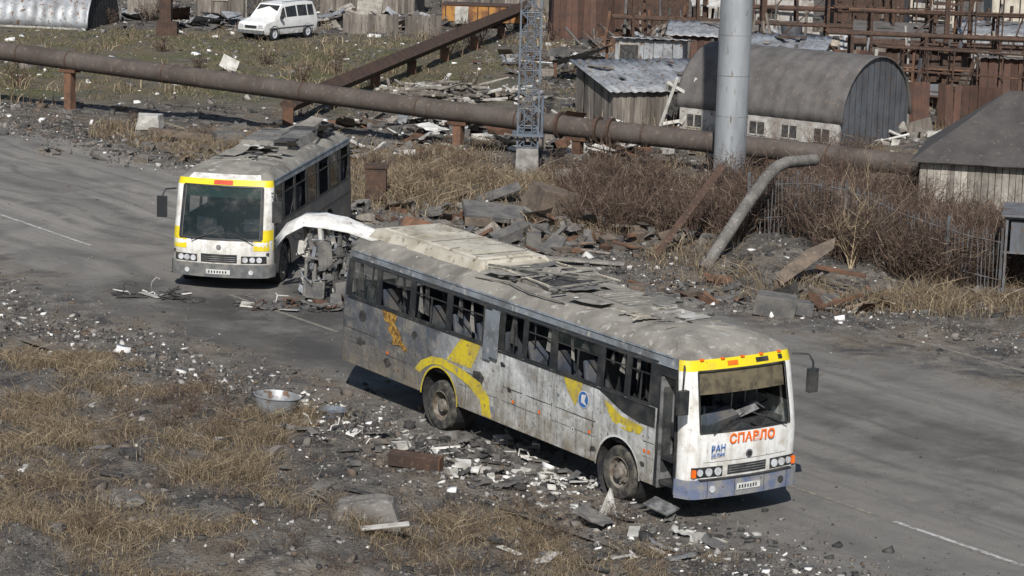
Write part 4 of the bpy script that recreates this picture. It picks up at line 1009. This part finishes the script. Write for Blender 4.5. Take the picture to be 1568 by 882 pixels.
boulder('boulder',-6.4,42.0,.4,m_concd,2,.4);boulder('boulder',-11.6,56.9,.4,m_concd,4);boulder('boulder',-7.2,39.6,.3,m_concd,6,.4)
one('rusty_drum_stand',[m_rust],lambda mb:(mb.box((-4.15,77.3,.55),(.62,.55,1.0),0),mb.box((-4.15,77.3,1.1),(.7,.62,.08),0),mb.box((-4.15,77,.3),(.5,.1,.3),0)))
one('fallen_slab',[m_slabd,m_ochre],lambda mb:(mb.box((-.6,74.0,.35),(1.7,1.1,.16),0,rot=(.25,.1,.1),jit=.03),mb.box((-1.0,73.5,.15),(.8,.4,.25),1)))
one('ochre_block',[m_ochre],lambda mb:(mb.box((1.1,75.2,.45),(1.35,1.2,.9),0,rot=(.1,.3,.4),jit=.07),mb.box((1.8,74.5,.25),(.7,.6,.5),0,rot=(.1,.1,.8),jit=.1)))
one('leaning_boards',[m_slabd,m_ochre],lambda mb:(mb.box((-.2,70.6,.25),(.8,.45,.3),0,rot=(.2,-.3,.4),jit=.04),mb.box((.55,70.2,.2),(.4,.35,.4),0),mb.box((-.5,77.3,.4),(1.4,.5,.05),0,rot=(.3,-.35,.2))))
one('long_plank',[m_plankl],lambda mb:mb.box((1.55,67.7,.13),(2.8,.3,.06),0,rot=(.05,.03,-.12)))
one('leaning_rusty_beam',[m_rust],lambda mb:mb.tube([(3.6,68.1,0),(5.6,70.4,2.35)],.13,0,4),0)
mb=MB(); mb.tube([(5.0,67.4,-.1),(5.15,67.6,.2),(6.2,69.0,1.55),(6.75,69.8,2.15),(7.05,70.2,2.4),(7.4,70.9,2.45),(8.3,72,2.4)],.165,0,16); mb.cyl((5.0,67.4,0),(5.12,67.55,.15),.21,0,16); mb.obj('bent_flue_pipe',[m_concd],smooth=True)
one('dark_crate',[m_slabd],lambda mb:(mb.box((6.35,61.6,.25),(1.0,.6,.5),0,rot=(.05,.1,-.15),jit=.04),mb.box((6.95,61.75,.18),(.5,.55,.32),0,rot=(0,.1,.1),jit=.05)))
one('broken_board',[m_ochre],lambda mb:mb.add([(6.8,65.0,.1),(8.2,65.9,.95),(8.25,66.1,1.2),(7.5,65.9,.9),(6.7,65.3,.35)],[(0,1,2,3,4)],0),0)
one('rusty_angle_iron',[m_rustl],lambda mb:(mb.box((8.0,62.6,.2),(1.3,.08,.08),0,rot=(0,-.2,.45)),mb.box((8.3,65.1,.5),(1.3,.14,.1),0,rot=(0,.1,-.35))))
one('white_stone_block',[m_whitej],lambda mb:mb.box((-13.1,92.6,.3),(.8,.5,.5),0,jit=.12))
one('broken_window_frame',[m_whitej],lambda mb:[mb.box(q[0],q[1],0,rot=q[2]) for q in(((5.6,96.6,1.1),(.12,.1,2.0),(.1,.3,0)),((6.3,96.6,1.1),(.12,.1,2.0),(.1,.3,0)),((5.9,96.6,.4),(1.0,.1,.12),(0,-.2,0)),((6.0,96.6,1.6),(1.1,.1,.12),(0,.5,0)),((6.5,96.4,.9),(1.4,.1,.12),(0,-.9,0)))])
one('timber_baulks',[m_ochre,m_slabd],lambda mb:(mb.box((-11.6,89.8,.25),(2.4,.3,.22),0,rot=(0,.05,-.3)),mb.box((-10.2,90.6,.35),(1.6,.25,.2),1,rot=(0,-.2,.3)),mb.box((-9.8,88.5,.3),(1.0,.8,.5),1,rot=(0,0,.3))))
scrap('timber_pile',-2.2,106.5,3.4,2.4,140,[m_plankl,m_plankl,m_plank,m_whitej],(.8,3.0),(.03,.09),.7,('plank',),11,.12)
scrap('scrap_pile',-1.0,95.5,6.0,3.0,260,[m_plank,m_slabd,m_whitej,m_rustl,m_galv,m_slabd],(.2,1.7),(.03,.1),.5,('plank','sheet','pipe','block','curl','plank'),12,.2)
scrap('scrap_pile',-5.5,88.5,4.0,2.4,120,[m_plank,m_slabd,m_whitej,m_rustl,m_concd],(.2,1.4),(.03,.1),.3,('plank','block','pipe','curl'),13,.2)
scrap('scrap_pile',3.0,91,3.4,2.2,120,[m_plank,m_slabd,m_whitej,m_rustl],(.2,1.5),(.03,.1),.5,('plank','sheet','block','curl'),14,.3)
scrap('scrap_metal_pile',-15.2,135,2.2,2,70,[m_galv,m_hut,m_slabd],(.5,1.8),(.03,.1),.7,('pipe','sheet','plank'),15,.3)
scrap('scrap_metal_pile',-8.0,138,3.8,3.4,150,[m_galv,m_plankl,m_slabd,m_plank],(.4,2.2),(.03,.1),.8,('pipe','sheet','plank','curl'),16,.3)
scrap('scrap_metal_pile',-20.5,139,3,2.4,70,[m_galv,m_plank,m_slabd,m_rust],(.4,2.0),(.03,.1),.6,('pipe','sheet','plank','curl'),28,.3)
scrap('scrap_metal_pile',12.5,108,4,4.5,170,[m_galv,m_plank,m_rust,m_whitej,m_slabd],(.4,2.0),(.03,.1),1.1,('pipe','sheet','plank','block','post'),17,.5)
scrap('scrap_metal_pile',20,112,6,6,240,[m_rustl,m_plank,m_rust,m_lwall,m_slabd,m_hut],(.4,2.4),(.03,.1),1.3,('pipe','sheet','plank','block','post'),18,.6)
scrap('scrap_metal_pile',9,130,6,5,200,[m_rustl,m_plank,m_rust,m_galv,m_slabd],(.4,2.4),(.03,.1),1.2,('pipe','sheet','plank','block','post'),19,.6)
scrap('scrap_metal_pile',22,129,7,5,240,[m_rustl,m_plank,m_lwall,m_galv,m_rust,m_slabd],(.4,2.6),(.03,.1),1.4,('pipe','sheet','plank','block','post'),20,.6)
scrap('scrap_metal_pile',12,121,5,4,150,[m_rust,m_plank,m_slabd,m_galv],(.4,2.0),(.03,.1),.9,('pipe','sheet','plank','block','post'),29,.5)
scrap('scrap_metal_pile',14,96.5,3.0,2.2,80,[m_plankl,m_plank,m_whitej,m_slabd],(.4,1.8),(.03,.1),.6,('plank','block','pipe'),21,.4)
scrap('scrap_metal_pile',2,120,4,5,90,[m_plank,m_galv,m_slabd,m_rust],(.3,1.6),(.03,.1),.5,('plank','sheet','pipe','block'),30,.3)
scrap('verge_debris',1.5,72.5,5,3.4,200,[m_plank,m_slabd,m_concd,m_rustl,m_slabd,m_ochre],(.12,1.1),(.03,.1),.35,('plank','block','pipe','block','curl'),22,.3)
scrap('verge_debris',7.0,64.2,4.2,2.2,130,[m_ochre,m_slabd,m_concd,m_rustl,m_slabd],(.12,.9),(.03,.1),.2,('plank','block','pipe','curl'),23,.3)
scrap('verge_debris',-3.5,75.5,3.6,2.4,110,[m_plank,m_slabd,m_concd,m_rustl],(.12,1.1),(.03,.08),.2,('plank','block','pipe','curl'),24,.25)
scrap('verge_debris',-11,86.5,5,2.6,90,[m_plank,m_slabd,m_concd,m_ochre],(.12,1.0),(.03,.08),.15,('plank','block','pipe'),31,.2)
scrap('verge_debris',4.5,78.5,4,3,90,[m_plank,m_rustl,m_rust,m_slabd,m_whitej],(.3,1.8),(.03,.1),.4,('plank','pipe','sheet'),33,.3)
scrap('roadside_debris',-1.2,47.2,2.6,1.2,80,[m_slabd,m_dark,m_concd,m_whitej,m_dark],(.12,.7),(.01,.05),.06,('plank','block','wire','curl'),25,.15)
scrap('roadside_debris',.7,45.3,1.8,.8,60,[m_slabd,m_dark,m_whitej,m_whitej],(.08,.45),(.01,.06),.06,('plank','block','curl'),26,.15)
scrap('roadside_debris',1.8,41.6,2.2,1.8,44,[m_slabd,m_dark,m_whitej,m_alu,m_dark],(.1,.6),(.01,.04),.05,('plank','block','wire','curl'),27,.12)
scrap('roadside_debris',-4,46,4,3,50,[m_slabd,m_dark,m_concd,m_plank],(.1,.7),(.01,.05),.05,('plank','block','wire'),32,.12)
# ------------------------------------------------------------------ loose rubble
CUBE=np.array([[x,y,z] for z in(-1,1) for y in(-1,1) for x in(-1,1)],float)*.5
CF=np.array([(0,2,3,1),(4,5,7,6),(0,1,5,4),(2,6,7,3),(0,4,6,2),(1,3,7,5)])
def rubble(name,P,S,mat,flat=1.):
    n=len(P); v=CUBE[None]*(1+NR.uniform(-.55,.35,(n,8,3)))
    v=v*S[:,None,None]*NR.uniform(.35,1.3,(n,1,3)); v[...,2]*=flat
    a=NR.uniform(0,6.28,n);ca,sa=np.cos(a),np.sin(a); b=NR.normal(0,.4,n);cb,sb=np.cos(b),np.sin(b)
    x=v[...,0]*cb[:,None]+v[...,2]*sb[:,None]; z=-v[...,0]*sb[:,None]+v[...,2]*cb[:,None]; y=v[...,1]
    X_=x*ca[:,None]-y*sa[:,None];Y_=x*sa[:,None]+y*ca[:,None]
    hh=np.maximum(H(P[:,0],P[:,1]),np.where(rd(P[:,0],P[:,1])<1,0,-9))
    V=np.stack([X_+P[:,0:1],Y_+P[:,1:2],z+(hh+S*.12*flat)[:,None]],-1)
    F=(CF[None]+np.arange(n)[:,None,None]*8).reshape(-1,4)
    return np_mesh(name,V,F,mat)
def band(n,t0,t1,c,s):
    t=NR.uniform(t0,t1,n); q=c(t)+NR.normal(0,s,n)
    return np.stack([t*.582+q*.813,-t*.813+q*.582],-1)
def uni(n,x0,x1,y0,y1): return np.stack([NR.uniform(x0,x1,n),NR.uniform(y0,y1,n)],-1)
lowb=band(12000,-62,-24,lambda t:nlo(t)-.2,1.2); upb=band(12000,-95,-30,lambda t:nhi(t)+1.0,1.2)
fg=uni(10000,-12,7,38,55); fg=fg[rd(fg[:,0],fg[:,1])>0]
mid=uni(17000,-16,16,62,92); mid=mid[rd(mid[:,0],mid[:,1])>.3]
bg=uni(15000,-26,28,90,155); keep=~((bg[:,0]<0)&(bg[:,1]>100)&(bg[:,1]<132)&(NR.random(len(bg))<.85)); bg=bg[keep]
P=np.concatenate([lowb,fg,upb]); rubble('gravel',P,np.clip(NR.lognormal(-3.25,.55,len(P)),.012,.2),m_rubble,.8)
rubble('rubble',mid,np.clip(NR.lognormal(-2.7,.6,len(mid)),.03,.35),m_rubble,.7)
rubble('rubble',bg,np.clip(NR.lognormal(-2.1,.5,len(bg)),.06,.45),m_rubble,.6)
rdp=uni(2600,-16,13,38,80); rdp=rdp[rd(rdp[:,0],rdp[:,1])<0]; rubble('road_grit',rdp,np.clip(NR.lognormal(-3.8,.45,len(rdp)),.01,.07),m_rubble,.7)
wp=np.concatenate([band(170,-58,-44,lambda t:nlo(t)+.1,.9),band(330,-44,-28,lambda t:nlo(t)+.1,.8),band(260,-95,-32,lambda t:nhi(t)+1.0,1.1),uni(70,-12,6,38,52),
   np.stack([NR.normal(.6,.9,150),NR.normal(45.6,.5,150)],-1),uni(330,-9,13,63,95),np.stack([NR.normal(9,2.2,90),NR.normal(63.0,.8,90)],-1)])
wp=wp[rd(wp[:,0],wp[:,1])>-1.6]
rubble('pale_rubble',wp,np.clip(NR.lognormal(-2.75,.55,len(wp)),.025,.28),m_chunk,.6)
wb=uni(420,-26,28,92,150); rubble('pale_rubble',wb,np.clip(NR.lognormal(-1.8,.5,len(wb)),.08,.5),m_chunk,.5)
# ------------------------------------------------------------------ vegetation
def ribbons(name,P,W,mat):
    n,K,_=P.shape; d=P[:,-1]-P[:,0]; r=NR.normal(size=(n,3)); r[:,2]*=.2
    s=np.cross(d,r); s/=np.linalg.norm(s,axis=1)[:,None]+1e-9
    V=np.stack([P-s[:,None]*W[...,None]/2,P+s[:,None]*W[...,None]/2],2).reshape(n,K*2,3)
    k=np.arange(K-1); f=np.stack([2*k,2*k+1,2*k+3,2*k+2],-1)
    F=(f[None]+np.arange(n)[:,None,None]*2*K).reshape(-1,4)
    return np_mesh(name,V,F,mat)
def grass(name,P,hgt,w,mat,lean=.5):
    n=len(P); z=H(P[:,0],P[:,1]); h=hgt*NR.uniform(.35,1.25,n)*(.5+vn(P[:,0],P[:,1],.8,31)); a=NR.uniform(0,6.28,n); l=np.abs(NR.normal(0,lean,n))*h
    B0=np.stack([P[:,0],P[:,1],z-.03],-1); dx=np.stack([np.cos(a)*l,np.sin(a)*l,0*l],-1); up=np.stack([0*h,0*h,h],-1)
    Pt=np.stack([B0,B0+dx*.3+up*.6,B0+dx+up*.93],1)
    W=np.stack([np.full(n,w),np.full(n,w*.8),np.full(n,w*.25)],1)*NR.uniform(.6,1.3,(n,1))
    return ribbons(name,Pt,W,mat)
def clumpy(n,x0,x1,y0,y1,s,thr,o,off=.25,tuft=12,ts=.09):
    p=uni(n*4,x0,x1,y0,y1); k=vn(p[:,0],p[:,1],s,o)*.6+vn(p[:,0],p[:,1],s*.3,o+1)*.4
    p=p[(k>thr)&(rd(p[:,0],p[:,1])>off)][:n]
    c=p[NR.integers(0,len(p),len(p)//tuft+1)]
    q=np.repeat(c,tuft,0)+NR.normal(0,ts,(len(c)*tuft,2)); return q
g1=clumpy(54000,-12,1.0,37.5,55,1.5,.50,11,.5,10,.13)
g1=g1[((g1[:,0]<-3.6)|(g1[:,1]<44.5))]
grass('dry_grass',g1,.23,.009,m_dry,.95)
g1=clumpy(5000,0,8,37.5,43,1.0,.66,13); grass('dry_grass',g1,.2,.008,m_dry,.7)
g2=clumpy(24000,-15,14,62,93,2.0,.58,15,.9,14,.16); grass('dry_grass',g2,.38,.017,m_dry,.8)
g2b=np.concatenate([np.stack([NR.normal(cx,sx,n),NR.normal(cy,sy,n)],-1) for cx,cy,sx,sy,n in((-2.4,82.5,1.8,1.8,6500),(2.8,79.5,1.8,1.8,4000),(10,63.8,2.0,.8,4000),(-9,88.5,1.8,1.2,3500),(-3,78,1.3,1.3,3000))])
g2b=g2b[rd(g2b[:,0],g2b[:,1])>.6]; grass('dry_grass',g2b,.46,.017,m_dry,.8)
g3=clumpy(22000,-25,4,99,132,4,.44,17,.6,10,.4); grass('low_weeds',g3,.13,.035,m_weed,.9)
g4=clumpy(8000,-25,28,95,150,4,.55,19,.6,14,.3); grass('dry_grass',g4,.45,.035,m_dry,.6)
def bush(name,cs,mat,n=70,h=1.6,spr=.9,w=.016,sub=4):
    Ps=[];Ws=[]
    for (cx,cy,s) in cs:
        m=int(n*s); a=NR.uniform(0,6.28,m); r=np.abs(NR.normal(0,.22*s,m))
        b=np.stack([cx+r*np.cos(a),cy+r*np.sin(a),0*a],-1); b[:,2]=H(b[:,0],b[:,1])-.05
        hh=h*s*NR.uniform(.5,1.15,m); sp_=spr*s*NR.uniform(.1,1,m); a2=a+NR.normal(0,.5,m)
        u=np.linspace(0,1,5)[None,:,None]; D=np.stack([np.cos(a2)*sp_,np.sin(a2)*sp_,hh],-1)[:,None]
        Q=b[:,None]+D*u; Q[:,:,2]-= (u[...,0]**2)*hh[:,None]*.18
        Q[:,1:]+=NR.normal(0,.045*h,(m,4,3))
        Ps.append(Q); Ws.append(np.linspace(1,.35,5)[None]*w*NR.uniform(.6,1.4,(m,1)))
        for k in range(sub):
            i=NR.integers(1,4,m); st=Q[np.arange(m),i]; L=hh*NR.uniform(.15,.42,m); dd=NR.normal(size=(m,3)); dd[:,2]=np.abs(dd[:,2])*.8+.2; dd/=np.linalg.norm(dd,axis=1)[:,None]
            T=st[:,None]+dd[:,None]*L[:,None,None]*u; T[:,1:]+=NR.normal(0,.025*h,(m,4,3))
            Ps.append(T); Ws.append(np.linspace(.6,.3,5)[None]*w*np.ones((m,1)))
    return ribbons(name,np.concatenate(Ps),np.concatenate(Ws),mat)
NB=NR
c=[]
while len(c)<95:
    q=(5.2+NB.uniform(0,8.5),75-NB.uniform(0,9),NB.uniform(.65,1.2))
    if q[1]>68.4-(q[0]-8.9)*.9-.9: c.append(q)
bush('bare_thicket',c,m_twig,85,1.75,1.0,.023,3)
bush('bare_thicket',[(NB.uniform(1.6,7),NB.uniform(72.5,81),NB.uniform(.6,1.05)) for _ in range(56)],m_twig,80,1.45,.9,.023,3)
bush('bare_thicket',[(NB.uniform(7,13),NB.uniform(75.5,81),NB.uniform(.6,1.05)) for _ in range(30)],m_twig,75,1.6,.9,.024,3)
bush('bare_thicket',[(NB.uniform(7,12),NB.uniform(83.5,88),NB.uniform(.6,1.0)) for _ in range(12)],m_twig,60,1.5,.9,.022,3)
bush('bare_shrub',[(x,y,s) for x,y,s in((-11,90,.7),(-8.8,91,.6),(-4.5,83,.7),(-3.3,85,.6),(-1.7,84,.8),(10.6,90.5,.9),(11.6,90,.9),(12.3,91,.7),(-14,95,.5),(3,86,.9),(1.4,85,.7),(4.2,85.5,.9),(-2.6,80,.6),(-.8,79.5,.6))],m_twig,60,1.3,.8,.022,3)
bush('bare_shrub',[(NB.uniform(-10,2),NB.uniform(38.5,44),NB.uniform(.35,.65)) for _ in range(40)],m_twig,44,1.0,.9,.008,4)
bush('bare_shrub',[(NB.uniform(-7.5,-4.5),NB.uniform(46.5,51),NB.uniform(.4,.7)) for _ in range(18)],m_twig,46,.9,1.0,.008,4)
bush('dry_weed_stalks',[(NB.uniform(-11,-3),NB.uniform(43,53),NB.uniform(.3,.55)) for _ in range(34)],m_dry,30,1.0,.9,.008,3)
bush('dry_weed_stalks',[(1.3,39.8,.5),(3.6,40.3,.5),(-.6,40.3,.6),(.3,39.6,.7)],m_dry,22,1.1,.9,.008,3)
bush('bare_shrub',[(NB.uniform(-24,26),NB.uniform(102,148),NB.uniform(.5,1)) for _ in range(36)],m_twig,40,1.5,.9,.035,3)
e=empty('bare_sapling',(8.8,67.2,0)); mb=MB(); g=hz(8.8,67.2); rr=random.Random(4)
def limb(p,d,L,r,dep):
    pts=[p];dd=d.copy()
    for k in range(4): dd=(dd+Vector((rr.gauss(0,.13),rr.gauss(0,.13),rr.gauss(.03,.08)))).normalized(); pts.append(pts[-1]+dd*L/4)
    mb.tube(pts,[r,r*.85,r*.7,r*.55,r*.35],0,5)
    if dep>0:
        for k in range(4 if dep>1 else 3):
            nd=(dd*.6+Vector((rr.gauss(0,.6),rr.gauss(0,.6),rr.uniform(.1,.8)))).normalized(); limb(pts[rr.randint(1,4)],nd,L*rr.uniform(.45,.75),r*.5,dep-1)
for k in range(4): limb(Vector((rr.gauss(0,.05),rr.gauss(0,.05),g-.05)),Vector((rr.gauss(.15,.3),rr.gauss(0,.3),1)).normalized(),rr.uniform(1.2,1.7),.022,3)
mb.obj('limbs',[m_twigl],e)
# ------------------------------------------------------------------ light and camera
w=bpy.data.worlds.new('World'); sc.world=w; w.use_nodes=True; nt=w.node_tree
sky=nt.nodes.new('ShaderNodeTexSky'); sky.sky_type='NISHITA'; sky.sun_disc=False; sky.sun_elevation=rad(40); sky.sun_rotation=rad(182)
bg_=nt.nodes['Background']; nt.links.new(sky.outputs[0],bg_.inputs[0]); bg_.inputs[1].default_value=.085
l=bpy.data.lights.new('sun','SUN'); l.energy=5.0; l.angle=rad(.5); l.color=(1,.965,.915)
o=bpy.data.objects.new('sun',l); sc.collection.objects.link(o); o.rotation_euler=(rad(50),0,rad(-2))
cd=bpy.data.cameras.new('camera'); cd.sensor_width=36; cd.lens=91.84; cd.clip_end=3000; cd.clip_start=.5
cam=bpy.data.objects.new('camera',cd); sc.collection.objects.link(cam)
cam.matrix_world=Matrix.Translation((0,0,12))@Matrix.Rotation(rad(79.4),4,'X')@Matrix.Rotation(.03,4,'Z')
sc.camera=cam
sc.view_settings.view_transform='Standard'; sc.view_settings.look='None'; sc.view_settings.exposure=0
